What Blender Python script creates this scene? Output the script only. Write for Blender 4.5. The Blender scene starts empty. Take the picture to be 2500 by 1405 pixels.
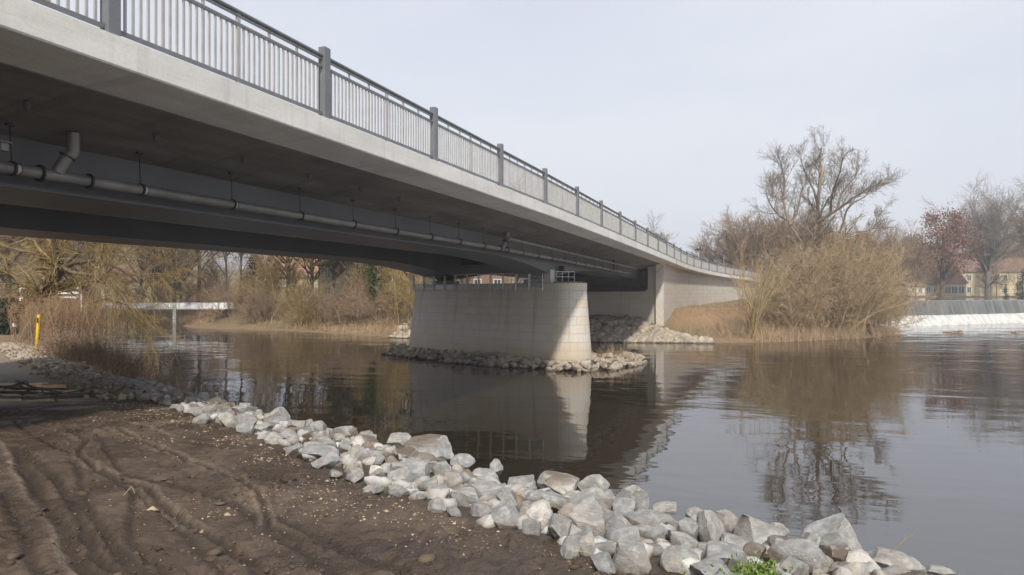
import bpy, math, random
import numpy as np
from math import sin, cos, pi, radians, sqrt
from mathutils import Vector, Matrix

random.seed(7)
SC = bpy.context.scene
COL = SC.collection
F = 1736.0            # focal length in photograph pixels (2500 px wide)
EZ = 3.5              # eye height above the river (river surface is z = 0)
HY = 715.0            # horizon row
def at(x, y, Z):      # photograph pixel at depth Z -> world point
    return np.array([(x - 1250) / F * Z, Z, EZ + (HY - y) / F * Z])

# ------------------------------------------------------------------ objects
def tag(o, label=None, cat=None, group=None, kind=None):
    if label: o['label'] = label
    if cat: o['category'] = cat
    if group: o['group'] = group
    if kind: o['kind'] = kind
    return o
def empty(name, loc=(0, 0, 0), label=None, cat=None, group=None):
    o = bpy.data.objects.new(name, None); COL.objects.link(o)
    o.location = loc; o.empty_display_size = 0.2
    return tag(o, label, cat, group)
def mesh_np(name, V, Fq, smooth=False, uv=None):
    """V (n,3), Fq (m,k) one face size -> mesh data, quickly"""
    me = bpy.data.meshes.new(name)
    V = np.ascontiguousarray(V, dtype=np.float32); Fq = np.ascontiguousarray(Fq, dtype=np.int32)
    m, k = Fq.shape
    me.vertices.add(len(V)); me.vertices.foreach_set('co', V.ravel())
    me.loops.add(m * k); me.loops.foreach_set('vertex_index', Fq.ravel())
    me.polygons.add(m)
    me.polygons.foreach_set('loop_start', np.arange(0, m * k, k, dtype=np.int32))
    me.polygons.foreach_set('loop_total', np.full(m, k, dtype=np.int32))
    if smooth: me.polygons.foreach_set('use_smooth', np.ones(m, dtype=bool))
    if uv is not None:
        l = me.uv_layers.new(name='UVMap')
        l.data.foreach_set('uv', np.ascontiguousarray(uv, dtype=np.float32)[Fq.ravel()].ravel())
    me.update(calc_edges=True); me.validate()
    return me
def link(name, me, mat=None, parent=None, loc=None):
    o = bpy.data.objects.new(name, me); COL.objects.link(o)
    if mat is not None:
        if len(me.materials) == 0: me.materials.append(mat)
    if parent is not None:
        o.parent = parent
        o.matrix_parent_inverse = Matrix.Translation(-Vector(parent.location)) if tuple(parent.rotation_euler) == (0, 0, 0) else Matrix()
    if loc is not None: o.location = loc
    return o
class MB:
    def __init__(s): s.v = []; s.f = []; s.uv = []
    def add(s, vs, fs, uvs=None):
        b = len(s.v); s.v += [tuple(float(c) for c in q) for q in vs]
        s.f += [tuple(b + i for i in f) for f in fs]
        s.uv += list(uvs) if uvs is not None else [(q[0], q[2]) for q in vs]
    def box(s, c, size, rz=0.0):
        hx, hy, hz = (k / 2 for k in size); ca, sa = cos(rz), sin(rz); vs = []
        for z in (-hz, hz):
            for x, y in ((-hx, -hy), (hx, -hy), (hx, hy), (-hx, hy)):
                vs.append((c[0] + ca * x - sa * y, c[1] + sa * x + ca * y, c[2] + z))
        s.add(vs, [(3, 2, 1, 0), (4, 5, 6, 7), (0, 1, 5, 4), (1, 2, 6, 5), (2, 3, 7, 6), (3, 0, 4, 7)])
    def bar(s, p, q, w, h, up=(0, 0, 1)):
        p = np.array(p, float); q = np.array(q, float); d = q - p; d /= np.linalg.norm(d)
        u = np.array(up, float); r = np.cross(d, u)
        if np.linalg.norm(r) < 1e-4: r = np.cross(d, (1, 0, 0))
        r /= np.linalg.norm(r); u = np.cross(r, d); vs = []
        for e in (p, q):
            for a, b in ((-1, -1), (1, -1), (1, 1), (-1, 1)): vs.append(e + r * a * w / 2 + u * b * h / 2)
        s.add(vs, [(3, 2, 1, 0), (4, 5, 6, 7), (0, 1, 5, 4), (1, 2, 6, 5), (2, 3, 7, 6), (3, 0, 4, 7)])
    def tube(s, pts, r, n=12, cap=True):
        pts = [np.array(p, float) for p in pts]; K = len(pts); rs = r if hasattr(r, '__len__') else [r] * K
        b = len(s.v); prev = None; vs = []
        for i, p in enumerate(pts):
            d = pts[min(i + 1, K - 1)] - pts[max(i - 1, 0)]; d /= np.linalg.norm(d)
            if prev is None:
                a = np.array((0, 0, 1.0)) if abs(d[2]) < .9 else np.array((1.0, 0, 0))
                prev = np.cross(d, a)
            prev = prev - d * prev.dot(d); prev /= np.linalg.norm(prev); o = np.cross(d, prev)
            for j in range(n):
                t = 2 * pi * j / n; vs.append(p + (prev * cos(t) + o * sin(t)) * rs[i])
        fs = []
        for i in range(K - 1):
            for j in range(n):
                j2 = (j + 1) % n; fs.append((i * n + j, i * n + j2, (i + 1) * n + j2, (i + 1) * n + j))
        if cap: fs.append(tuple(range(n - 1, -1, -1))); fs.append(tuple((K - 1) * n + j for j in range(n)))
        s.add(vs, fs)
    def build(s, name, mat, parent=None, smooth=False, bevel=0):
        me = bpy.data.meshes.new(name); me.from_pydata(s.v, [], s.f); me.update()
        l = me.uv_layers.new(name='UVMap')
        idx = np.zeros(len(me.loops), dtype=np.int32); me.loops.foreach_get('vertex_index', idx)
        l.data.foreach_set('uv', np.array(s.uv, dtype=np.float32)[idx].ravel())
        if smooth:
            me.polygons.foreach_set('use_smooth', np.ones(len(me.polygons), dtype=bool))
            try: me.set_sharp_from_angle(angle=radians(40))
            except Exception: pass
        o = link(name, me, mat, parent)
        if bevel:
            m = o.modifiers.new('b', 'BEVEL'); m.width = bevel; m.segments = 2; m.limit_method = 'ANGLE'
        return o

# ------------------------------------------------------------------ noise
def _h(ix, iy, seed):
    n = (ix.astype(np.int64) * 374761393 + iy.astype(np.int64) * 668265263 + seed * 1442695041) & 0xffffffff
    n = ((n ^ (n >> 13)) * 1274126177) & 0xffffffff
    return ((n ^ (n >> 16)) & 0xffff) / 65535.0
def vnoise(x, y, seed=0):
    ix = np.floor(x); iy = np.floor(y); fx = x - ix; fy = y - iy
    fx = fx * fx * fx * (fx * (fx * 6 - 15) + 10); fy = fy * fy * fy * (fy * (fy * 6 - 15) + 10)
    a = _h(ix, iy, seed); b = _h(ix + 1, iy, seed); c = _h(ix, iy + 1, seed); d = _h(ix + 1, iy + 1, seed)
    return (a * (1 - fx) + b * fx) * (1 - fy) + (c * (1 - fx) + d * fx) * fy - .5
def fbm(x, y, seed=0, o=4, g=.5):
    s = np.zeros_like(x); a = 1.0
    for i in range(o):
        s += a * vnoise(x * 2 ** i + 17.3 * i, y * 2 ** i + 9.1 * i, seed + i); a *= g
    return s
def seg_dist(px, py, pts):
    """distance to a polyline, and signed side (+ = right of its direction)"""
    best = np.full(px.shape, 1e9); side = np.zeros(px.shape)
    for (x0, y0), (x1, y1) in zip(pts[:-1], pts[1:]):
        dx, dy = x1 - x0, y1 - y0; L2 = dx * dx + dy * dy
        t = np.clip(((px - x0) * dx + (py - y0) * dy) / L2, 0, 1)
        d = np.hypot(px - x0 - t * dx, py - y0 - t * dy)
        sd = np.where((px - x0) * dy - (py - y0) * dx > 0, 1.0, -1.0)
        m = d < best; best = np.where(m, d, best); side = np.where(m, sd, side)
    return best, side
def smooth(a, b, x):
    t = np.clip((x - a) / (b - a), 0, 1); return t * t * (3 - 2 * t)

# ------------------------------------------------------------------ materials
class N:
    def __init__(s, name):
        s.m = bpy.data.materials.new(name); s.m.use_nodes = True; s.t = s.m.node_tree; s.t.nodes.clear()
        s.out = s.n('ShaderNodeOutputMaterial'); s.b = s.n('ShaderNodeBsdfPrincipled')
        s.l(s.b.outputs[0], s.out.inputs['Surface'])
        s.pos = s.n('ShaderNodeNewGeometry').outputs['Position']
    def n(s, ty, **k):
        nd = s.t.nodes.new(ty)
        for a, b in k.items(): setattr(nd, a, b)
        return nd
    def l(s, a, b): s.t.links.new(a, b)
    def set(s, inp, v):
        if hasattr(v, 'is_output'): s.l(v, inp)
        else: inp.default_value = (tuple(v) + (1,) if hasattr(v, '__len__') and len(v) == 3 and inp.type == 'RGBA' else v)
    def uv(s): return s.n('ShaderNodeUVMap').outputs[0]
    def obj(s): return s.n('ShaderNodeTexCoord').outputs['Object']
    def rnd(s): return s.n('ShaderNodeObjectInfo').outputs['Random']
    def map(s, v, sc=(1, 1, 1), loc=(0, 0, 0), rot=(0, 0, 0)):
        m = s.n('ShaderNodeMapping'); s.l(v, m.inputs[0]); m.inputs['Scale'].default_value = sc
        m.inputs['Location'].default_value = loc; m.inputs['Rotation'].default_value = rot; return m.outputs[0]
    def noise(s, v, sc, det=4, rough=.55, dist=0):
        t = s.n('ShaderNodeTexNoise'); s.l(v, t.inputs['Vector']); t.inputs['Scale'].default_value = sc
        t.inputs['Detail'].default_value = det; t.inputs['Roughness'].default_value = rough
        t.inputs['Distortion'].default_value = dist; return t.outputs['Fac']
    def vor(s, v, sc, feat='F1', out='Distance'):
        t = s.n('ShaderNodeTexVoronoi', feature=feat); s.l(v, t.inputs['Vector']); t.inputs['Scale'].default_value = sc
        return t.outputs[out]
    def ramp(s, v, a, b, lo=0., hi=1.):
        r = s.n('ShaderNodeMapRange'); r.interpolation_type = 'SMOOTHSTEP'; s.l(v, r.inputs[0])
        for i, x in zip((1, 2, 3, 4), (a, b, lo, hi)): r.inputs[i].default_value = x
        return r.outputs[0]
    def mix(s, f, a, b, mode='MIX'):
        x = s.n('ShaderNodeMix', data_type='RGBA', blend_type=mode); s.set(x.inputs[0], f)
        s.set(x.inputs[6], a); s.set(x.inputs[7], b); return x.outputs[2]
    def math(s, op, a, b=0.):
        x = s.n('ShaderNodeMath', operation=op); s.set(x.inputs[0], a); s.set(x.inputs[1], b); return x.outputs[0]
    def sep(s, v, i):
        x = s.n('ShaderNodeSeparateXYZ'); s.l(v, x.inputs[0]); return x.outputs[i]
    def bump(s, h, st=.5, d=.02, nrm=None):
        b = s.n('ShaderNodeBump'); s.set(b.inputs['Strength'], st); b.inputs['Distance'].default_value = d
        s.l(h, b.inputs['Height'])
        if nrm is not None: s.l(nrm, b.inputs['Normal'])
        return b.outputs[0]
    def fin(s, col=None, rough=.7, nrm=None, metal=0, spec=.5):
        if col is not None: s.set(s.b.inputs['Base Color'], col)
        s.set(s.b.inputs['Roughness'], rough); s.b.inputs['Metallic'].default_value = metal
        s.b.inputs['Specular IOR Level'].default_value = spec
        if nrm is not None: s.l(nrm, s.b.inputs['Normal'])
        return s.m
def m_plain(name, col, rough=.6, metal=0, var=.25, sc=3., spec=.4):
    k = N(name); f = k.noise(k.obj(), sc, 5)
    lo = tuple(c * (1 - var) for c in col); hi = tuple(min(1, c * (1 + var)) for c in col)
    return k.fin(k.mix(k.ramp(f, .3, .7), lo, hi), rough, None, metal, spec)
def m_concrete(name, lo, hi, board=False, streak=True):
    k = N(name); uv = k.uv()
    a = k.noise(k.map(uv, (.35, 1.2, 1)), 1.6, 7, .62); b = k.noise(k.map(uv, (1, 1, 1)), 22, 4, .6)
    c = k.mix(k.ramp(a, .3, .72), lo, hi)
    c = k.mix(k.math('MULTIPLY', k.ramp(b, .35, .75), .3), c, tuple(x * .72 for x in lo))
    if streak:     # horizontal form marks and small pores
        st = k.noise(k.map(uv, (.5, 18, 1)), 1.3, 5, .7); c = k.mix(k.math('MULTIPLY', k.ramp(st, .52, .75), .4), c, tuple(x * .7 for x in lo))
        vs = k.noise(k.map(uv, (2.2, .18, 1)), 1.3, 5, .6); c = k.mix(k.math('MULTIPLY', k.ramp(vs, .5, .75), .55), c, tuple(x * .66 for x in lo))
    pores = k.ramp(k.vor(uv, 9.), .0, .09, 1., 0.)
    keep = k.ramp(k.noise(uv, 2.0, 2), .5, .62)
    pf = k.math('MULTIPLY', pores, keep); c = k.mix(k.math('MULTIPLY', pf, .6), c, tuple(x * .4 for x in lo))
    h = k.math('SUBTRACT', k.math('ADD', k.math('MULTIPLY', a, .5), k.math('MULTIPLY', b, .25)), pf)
    if board:
        w = k.n('ShaderNodeTexBrick'); k.l(uv, w.inputs[0]); w.inputs['Scale'].default_value = 1
        w.inputs['Brick Width'].default_value = 2.5; w.inputs['Row Height'].default_value = .5
        w.inputs['Mortar Size'].default_value = .006; w.inputs['Color1'].default_value = (.78, .78, .78, 1); w.inputs['Color2'].default_value = (1.15, 1.13, 1.1, 1)
        w.inputs['Mortar'].default_value = (.5, .5, .5, 1); c = k.mix(.55, c, w.outputs[0], 'MULTIPLY')
    return k.fin(c, .82, k.bump(h, .35, .012), spec=.3)
def m_stone(name, w=1.0, rh=.4, warm=0.):
    """coursed ashlar; u = metres along the wall, v = metres up"""
    k = N(name); uv = k.uv()
    wob = k.n('ShaderNodeVectorMath', operation='MULTIPLY_ADD')
    nz = k.n('ShaderNodeTexNoise'); k.l(uv, nz.inputs['Vector']); nz.inputs['Scale'].default_value = 1.5
    k.l(nz.outputs['Color'], wob.inputs[0]); wob.inputs[1].default_value = (.02, .02, 0); k.l(uv, wob.inputs[2])
    br = k.n('ShaderNodeTexBrick', offset=.37, offset_frequency=3, squash=.7, squash_frequency=4); k.l(wob.outputs[0], br.inputs[0])
    br.inputs['Scale'].default_value = 1; br.inputs['Brick Width'].default_value = w; br.inputs['Row Height'].default_value = rh
    br.inputs['Mortar Size'].default_value = .009; br.inputs['Mortar Smooth'].default_value = .3; br.inputs['Bias'].default_value = -.35
    br.inputs['Color1'].default_value = (.50, .475, .435, 1); br.inputs['Color2'].default_value = (.47, .365, .235, 1)
    br.inputs['Mortar'].default_value = (.31, .285, .25, 1)
    c = br.outputs[0]
    a = k.noise(uv, 1.1, 6, .6); b = k.noise(uv, 14, 5, .65)
    c = k.mix(.35, c, k.mix(k.ramp(a, .3, .7), (.44, .42, .39), (.54, .49, .42)))
    c = k.mix(k.math('MULTIPLY', k.ramp(b, .4, .75), .28), c, (.22, .19, .16))
    # silt line near the river: a tan stain up to about a metre
    z = k.math('ADD', k.sep(k.pos, 2), k.math('MULTIPLY', k.noise(k.pos, .7, 3), .9))
    c = k.mix(k.ramp(z, .7, 1.9, .6, 0.), c, (.38, .29, .19))
    drip = k.noise(k.map(uv, (2.5, .12, 1)), 1, 4, .6)
    c = k.mix(k.math('MULTIPLY', k.ramp(drip, .52, .76), .5), c, (.26, .215, .175))
    tide = k.math('ADD', k.sep(k.pos, 2), k.math('MULTIPLY', k.noise(k.map(k.pos, (1, 1, .3)), 2.5, 4), .35)); c = k.mix(k.ramp(tide, .42, .62, .6, 0.), c, (.13, .105, .07))
    h = k.math('ADD', k.math('MULTIPLY', br.outputs[1], -1.0), k.math('MULTIPLY', b, .35))
    return k.fin(c, .85, k.bump(h, .7, .012), spec=.25)
M = {}
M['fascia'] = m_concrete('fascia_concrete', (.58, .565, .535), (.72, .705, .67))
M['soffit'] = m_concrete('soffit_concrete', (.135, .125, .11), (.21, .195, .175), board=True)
M['kappe'] = M['fascia']
M['steel'] = m_plain('girder_paint', (.105, .108, .115), .45, var=.12, sc=.6)
M['post'] = m_plain('railing_paint', (.135, .145, .155), .42, var=.1, sc=4)
M['bal'] = m_plain('baluster_metal', (.35, .345, .335), .5, 0, var=.1, sc=4)
M['galv'] = m_plain('galvanised_steel', (.46, .47, .48), .45, .1, var=.18, sc=5)
M['pipe'] = m_plain('drain_pipe_metal', (.21, .20, .185), .45, .3, var=.18, sc=2.)
M['dark'] = m_plain('dark_iron', (.035, .035, .036), .6, .3)
M['stone'] = m_stone('pier_sandstone')
M['stone_wall'] = m_stone('abutment_sandstone', .85, .38)
M['pale'] = m_concrete('plinth_concrete', (.42, .40, .37), (.52, .5, .47))
M['spout'] = m_plain('spout_plastic', (.12, .11, .10), .8)
M['asphalt'] = m_plain('asphalt', (.05, .05, .05), .9)
def m_mesh_panel():
    k = N('mesh_panel_glass'); k.b.inputs['Alpha'].default_value = .35
    return k.fin((.45, .47, .48), .35)
M['mesh'] = m_mesh_panel()

# ------------------------------------------------------------------ bridge geometry
A0 = math.atan(635 / F)                       # heading of the straight part
DV = np.array([sin(A0), cos(A0)]); NV = np.array([-cos(A0), sin(A0)])
T_ARC, R_ARC = 60.7, 150.0
def path(t):                                  # outer top edge of the fascia in plan, and left normal
    p = DV * min(t, T_ARC) + NV * 7.1
    if t <= T_ARC: return p, NV
    a = (t - T_ARC) / R_ARC
    h1 = A0 + a
    q = p + R_ARC * np.array([cos(A0) - cos(h1), sin(h1) - sin(A0)])
    return q, np.array([-cos(h1), sin(h1)])
def drop(t):
    k = max(0, t - 24); return .0085 * k + .00008 * k * k
def BP(t, D, h):
    p, n = path(t); q = p + n * (D - 7.1)
    return np.array([q[0], q[1], EZ + h - drop(t)])
def sweep(name, prof, ts, mat, parent, smooth=False):
    K = len(prof); mb = MB(); vs = []; uv = []
    L = [0]
    for a, b in zip(prof, prof[1:]): L.append(L[-1] + math.hypot(b[0] - a[0], b[1] - a[1]))
    Lc = L[-1] + math.hypot(prof[0][0] - prof[-1][0], prof[0][1] - prof[-1][1])
    for t in ts:
        for (D, h), l in zip(list(prof) + [prof[0]], L + [Lc]): vs.append(BP(t, D, h)); uv.append((t, l))
    W = K + 1; fs = []
    for i in range(len(ts) - 1):
        for j in range(K): fs.append((i * W + j, (i + 1) * W + j, (i + 1) * W + j + 1, i * W + j + 1))
    fs.append(tuple(range(K))); fs.append(tuple((len(ts) - 1) * W + j for j in range(K - 1, -1, -1)))
    mb.add(vs, fs, uv); return mb.build(name, mat, parent, smooth)
SK = .49
def skew(D): return SK * (D - 10)
TP = 33.0                                     # pier, along the deck at D = 10
TS = list(np.arange(-14, 60, 2.0)) + list(np.arange(60, 120, 2.0))
br = empty('road_bridge', tuple(BP(TP, 14, -3.5)), 'long grey concrete and steel road bridge crossing the river and curving away to the right', 'bridge')
sweep('edge_beam', [(7.1, 2.97), (7.1, 2.63), (7.115, 2.61), (7.997, 2.548), (7.997, 2.803), (9.2, 2.803), (9.2, 2.97)], TS, M['fascia'], br)
sweep('edge_beam', [(21.1, 2.97), (19.0, 2.97), (19.0, 2.803), (20.203, 2.803), (20.203, 2.548), (21.085, 2.61), (21.1, 2.63)], TS, M['fascia'], br)
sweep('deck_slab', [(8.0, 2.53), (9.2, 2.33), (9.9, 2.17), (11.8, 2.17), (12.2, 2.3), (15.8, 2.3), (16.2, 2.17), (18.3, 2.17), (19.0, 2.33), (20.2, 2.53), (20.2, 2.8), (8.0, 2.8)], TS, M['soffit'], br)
sweep('roadway', [(9.203, 2.83), (18.997, 2.83), (18.997, 2.804), (9.203, 2.804)], TS, M['asphalt'], br)
T_ABN, T_ABF = 1.0, 54.8                      # near and far abutment faces at D = 7.7
def ab(t0, D): return t0 + SK * (D - 7.7)
def hb(off):
    k = max(0., 8 - abs(off)) / 8; return 1.455 - .57 * k ** 1.5
def girder(D0, D1):
    Ds = [D0, D0, D0 - .05, D0 - .05, D1 + .05, D1 + .05, D1, D1]
    offs = list(np.arange(-36, 25.5, .75)); vs = []; uv = []; K = 8
    for o in offs:
        b = hb(o)
        hs = [2.168, b + .045, b + .045, b, b, b + .045, b + .045, 2.168]
        l = 0
        for D, h in zip(Ds, hs):
            t = TP + skew(D) + o; vs.append(BP(t, D, h)); uv.append((t, h + D))
    fs = []
    for i in range(len(offs) - 1):
        for j in range(K - 1): fs.append((i * K + j, (i + 1) * K + j, (i + 1) * K + j + 1, i * K + j + 1))
    mb = MB(); mb.add(vs, fs, uv); g = mb.build('girder', M['steel'], br)
    return g
girder(9.9, 11.8); girder(16.2, 18.3)
# cross frames between the boxes, above the pier and at quarter points
for o in (0,):
    mb = MB(); mb.bar(BP(TP + skew(11.85) + o, 11.85, 1.9), BP(TP + skew(16.15) + o, 16.15, 1.9), .03, .55); mb.build('cross_frame', M['steel'], br)
# end plates closing the deck over the far abutment, expansion joint in the fascia
for t in (57.2,):
    mb = MB(); mb.bar(BP(t, 7.085, 2.62), BP(t, 7.085, 2.965), .03, .02, (DV[0], DV[1], 0)); mb.build('expansion_joint', M['dark'], br)

# ------------------------------------------------------------------ railing
rail = empty('bridge_railing', tuple(BP(6.14, 7.2, 2.97)), 'grey metal railing with pale balusters running along the whole near edge of the road bridge', 'railing')
S_P = 4.195; T0 = 6.14
def prism(t, D, h0, h1, wt, wd):
    """upright post standing square to the deck"""
    p, n = path(t); d = np.array([n[1], -n[0]]); b = BP(t, D, 0)
    mb = MB(); c = b; vs = []
    for h in (h0, h1):
        for a, e in ((-1, -1), (1, -1), (1, 1), (-1, 1)):
            q = d * a * wt / 2 + n * e * wd / 2; vs.append((c[0] + q[0], c[1] + q[1], c[2] + h))
    return vs
PF = [(3, 2, 1, 0), (4, 5, 6, 7), (0, 1, 5, 4), (1, 2, 6, 5), (2, 3, 7, 6), (3, 0, 4, 7)]
DR = 7.2
nbal = 0
for i in range(-4, 27):
    t = T0 + S_P * i
    mb = MB(); mb.add(prism(t, DR, 2.965, 4.19, .17, .135), PF); po = mb.build('post', M['post'], rail, bevel=.006 if i < 6 else 0)
    if i == 26: break
    t1 = t + S_P
    pan = MB(); pan.bar(BP(t + .085, DR, 3.055), BP(t1 - .085, DR, 3.055), .035, .05); pn = pan.build('railing_panel', M['post'], rail)
    hr = MB(); hr.tube([BP(t + .08, DR, 4.035), BP(t1 - .08, DR, 4.035)], .034, 10)
    hr.bar(BP(t + .085, DR, 3.975), BP(t1 - .085, DR, 3.975), .045, .02); hr.build('handrail', M['post'], pn)
    r2 = MB(); r2.bar(BP(t + .085, DR, 3.85), BP(t1 - .085, DR, 3.85), .04, .045); r2.build('cross_rail', M['post'], pn)
    mp = MB(); mp.add(prism((t + t1) / 2, DR, 2.965, 4.0, .07, .03), PF); mp.build('middle_post', M['bal'], pn)
    own = 0 <= i <= 2
    allb = MB(); NB = 36
    for j in range(1, NB):
        if j == NB // 2: continue
        tb = t + .085 + (S_P - .17) * j / NB; thick = j % 6 == 0
        vs = prism(tb, DR, 3.075, 3.97 if thick else 3.832, .046 if thick else .034, .02)
        if own and nbal < 100:
            b = MB(); b.add(vs, PF); b.build('baluster', M['bal'], pn); nbal += 1
        else: allb.add(vs, PF)
    if allb.v: tag(allb.build('balusters', M['bal'], pn), kind='stuff')
rail2 = empty('bridge_railing', tuple(BP(6.14, 21.0, 2.97)), 'plain grey railing on the far edge of the road bridge deck', 'railing')
for i in range(-3, 26):
    t = T0 + S_P * i
    mb = MB(); mb.add(prism(t, 20.95, 2.965, 3.9, .1, .08), PF); mb.build('post', M['post'], rail2)
mb = MB()
for i in range(-3, 25): mb.bar(BP(T0 + S_P * i, 20.95, 3.85), BP(T0 + S_P * (i + 1), 20.95, 3.85), .05, .05)
mb.build('handrail', M['post'], rail2)

# ------------------------------------------------------------------ pier
UP = np.array([-.716, .698]); VP_ = np.array([-.698, -.716])      # along the pier, and its near-side normal
C0 = np.array([2.68, 33.9]); C1 = np.array([-4.75, 41.1]); PL = np.linalg.norm(C1 - C0)
UP = (C1 - C0) / PL; VP_ = np.array([-UP[1], UP[0]]); VP_ = VP_ if VP_[1] < 0 else -VP_
def pier_ring(r):
    pts = []; s = 0
    for k in range(17):
        a = pi / 2 * (1 - k / 8.0)                 # from near side round the nose to the far side
        pts.append(C0 + r * (VP_ * sin(a) - UP * cos(a)))
    e = .12
    pts += [C1 - VP_ * r + UP * (r - .5 - e), C1 - VP_ * (r - e) + UP * (r - .5), C1 + VP_ * (r - e) + UP * (r - .5), C1 + VP_ * r + UP * (r - .5 - e)]
    # extra points along the near side
    a, b = pts[-1], pts[0]
    pts += [a + (b - a) * k / 6 for k in range(1, 6)]
    return pts
def pier_part(name, levels, mat, parent, top=True):
    mb = MB(); vs = []; uv = []; W = None; ref = pier_ring(.9); ref = ref + [ref[0]]
    L = [0]
    for a, b in zip(ref, ref[1:]): L.append(L[-1] + np.linalg.norm(b - a))
    for r, z in levels:
        ring = pier_ring(r); ring = ring + [ring[0]]; W = len(ring)
        for p, l in zip(ring, L): vs.append((p[0], p[1], z)); uv.append((l, z))
    fs = []
    for i in range(len(levels) - 1):
        for j in range(W - 1): fs.append((i * W + j, i * W + j + 1, (i + 1) * W + j + 1, (i + 1) * W + j))
    if top: fs.append(tuple((len(levels) - 1) * W + j for j in range(W - 1)))
    mb.add(vs, fs, uv); return mb.build(name, mat, parent)
PT = EZ + .46
pier = empty('bridge_pier', (C0[0], C0[1], 0), 'beige sandstone bridge pier with a rounded nose standing on rocks in the river', 'bridge pier')
pier_part('shaft', [(1.16, -1.2), (1.13, .35), (.88, PT - .36)], M['stone'], pier)
pier_part('coping', [(.90, PT - .358), (.90, PT - .03), (.87, PT)], M['stone'], pier)
pier_part('plinth', [(1.34, -1.2), (1.32, .30), (1.27, .33)], M['pale'], pier)
# gravel and dry weeds lying on the nose of the coping: a rough rim
rg = np.random.RandomState(5); mb = MB()
for k in range(260):
    s = rg.uniform(-.75, 2.2); q = C0 + UP * s + VP_ * rg.uniform(-.6, .78)
    if s < 0 and np.linalg.norm(q - C0) > .8: continue
    h = rg.uniform(.02, .09); mb.box((q[0], q[1], PT + h / 2), (rg.uniform(.03, .09), rg.uniform(.03, .09), h), rg.uniform(0, 3))
M['rub'] = m_plain('coping_rubble', (.2, .18, .15), .9, var=.4, sc=20)
tag(mb.build('gravel_topping', M['rub'], pier), kind='stuff')
# bearings under the boxes
for D in (10.85, 17.25):
    t = TP + skew(D); p = BP(t, D, 0); q = C0 + UP * np.dot(p[:2] - C0, UP)
    e = empty('bearing', (q[0], q[1], PT), 'grey bridge bearing under the %s steel box girder on the pier top' % ('near' if D < 12 else 'far'), 'bearing')
    rz = math.atan2(UP[1], UP[0]); gap = hb(0) - .46 - drop(t)
    b = MB(); b.box((q[0], q[1], PT + .1), (1.3, .9, .2), rz); b.build('plinth_block', M['pale'], e)
    b = MB(); b.box((q[0], q[1], PT + .2 + (gap - .2) / 2), (.8, .6, gap - .2), rz); b.build('bearing_pad', M['dark'], e)
# inspection fence fixed along the near side of the pier top
fe = empty('inspection_fence', (C0[0], C0[1], PT), 'low galvanised inspection fence with framed panels along the near top edge of the pier', 'fence')
def pf(s, off=.95): q = C0 + UP * s + VP_ * off; return q
s_a, s_b = .75, PL + .25; NPAN = 11
zb, zt = EZ + .20, EZ + .97
for k in range(NPAN):
    s0 = s_a + (s_b - s_a) * k / NPAN; s1 = s_a + (s_b - s_a) * (k + 1) / NPAN
    p0, p1 = pf(s0 + .04), pf(s1 - .04); fr = MB()
    for z in (zb + .03, zt - .02): fr.bar((p0[0], p0[1], z), (p1[0], p1[1], z), .035, .045)
    for p in (p0, p1): fr.bar((p[0], p[1], zb + .0525), (p[0], p[1], zt - .0425), .04, .04)
    f = fr.build('panel_frame', M['galv'], fe)
    if k in (0, 1, 9):
        g = MB(); g.bar((p0[0], p0[1], (zb + zt) / 2), (p1[0], p1[1], (zb + zt) / 2), .008, zt - zb - .1); g.build('mesh_panel', M['mesh'], f)
    kp = MB(); q0, q1 = pf(s0 + .01, .93), pf(s1 - .01, .93); kp.bar((q0[0], q0[1], zb + .1), (q1[0], q1[1], zb + .1), .012, .24); kp.build('kick_plate', M['galv'], f)
for k in range(NPAN + 1):
    p = pf(s_a + (s_b - s_a) * k / NPAN, .99); b = MB(); b.bar((p[0], p[1], zb - .1), (p[0], p[1], zt), .05, .05); b.build('fence_post', M['galv'], fe)
# pale block at the nose end of the fence and the little end fence beside it
b = MB(); q = pf(.52, .78); b.box((q[0], q[1], EZ + .78), (.42, .3, .62), math.atan2(UP[1], UP[0])); blk = b.build('concrete_block', M['pale'], bevel=.01)
tag(blk, 'small pale concrete block standing at the nose end of the pier fence', 'concrete block')
e2 = empty('end_fence', (C0[0], C0[1], PT), 'short end piece of wire fence right of the pale block on the pier nose', 'fence')
b = MB(); p0, p1 = pf(.28, .55), pf(-.1, -.35)
for z in (EZ + .5, EZ + .75, EZ + 1.0): b.bar((p0[0], p0[1], z), (p1[0], p1[1], z), .03, .03)
for k in range(4):
    q = p0 + (p1 - p0) * k / 3; b.bar((q[0], q[1], EZ + .46), (q[0], q[1], EZ + .98), .03, .03)
b.build('rails', M['galv'], e2)

# ------------------------------------------------------------------ abutments and wing walls
def wall(mbx, pts, zb, zt, thick, top=True):
    """pts: plan polyline seen from its right side; zb/zt per point"""
    pts = [np.array(p[:2], float) for p in pts]; K = len(pts); vs = []; uv = []; l = 0; back = []
    for i, p in enumerate(pts):
        d = pts[min(i + 1, K - 1)] - pts[max(i - 1, 0)]; d /= np.linalg.norm(d)
        nrm = np.array([-d[1], d[0]]); back.append(p + nrm * thick)
    for i, p in enumerate(pts):
        if i: l += np.linalg.norm(p - pts[i - 1])
        b = back[i]
        vs += [(p[0], p[1], zb[i]), (p[0], p[1], zt[i]), (b[0], b[1], zt[i]), (b[0], b[1], zb[i])]
        uv += [(l, zb[i]), (l, zt[i]), (l, zt[i] + thick), (l, zb[i] - 1)]
    fs = []
    for i in range(K - 1):
        a, c = i * 4, i * 4 + 4
        fs += [(a, c, c + 1, a + 1), (a + 1, c + 1, c + 2, a + 2), (a + 2, c + 2, c + 3, a + 3)]
    fs += [(0, 1, 2, 3), ((K - 1) * 4 + 3, (K - 1) * 4 + 2, (K - 1) * 4 + 1, (K - 1) * 4)]
    mbx.add(vs, fs, uv)
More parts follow.
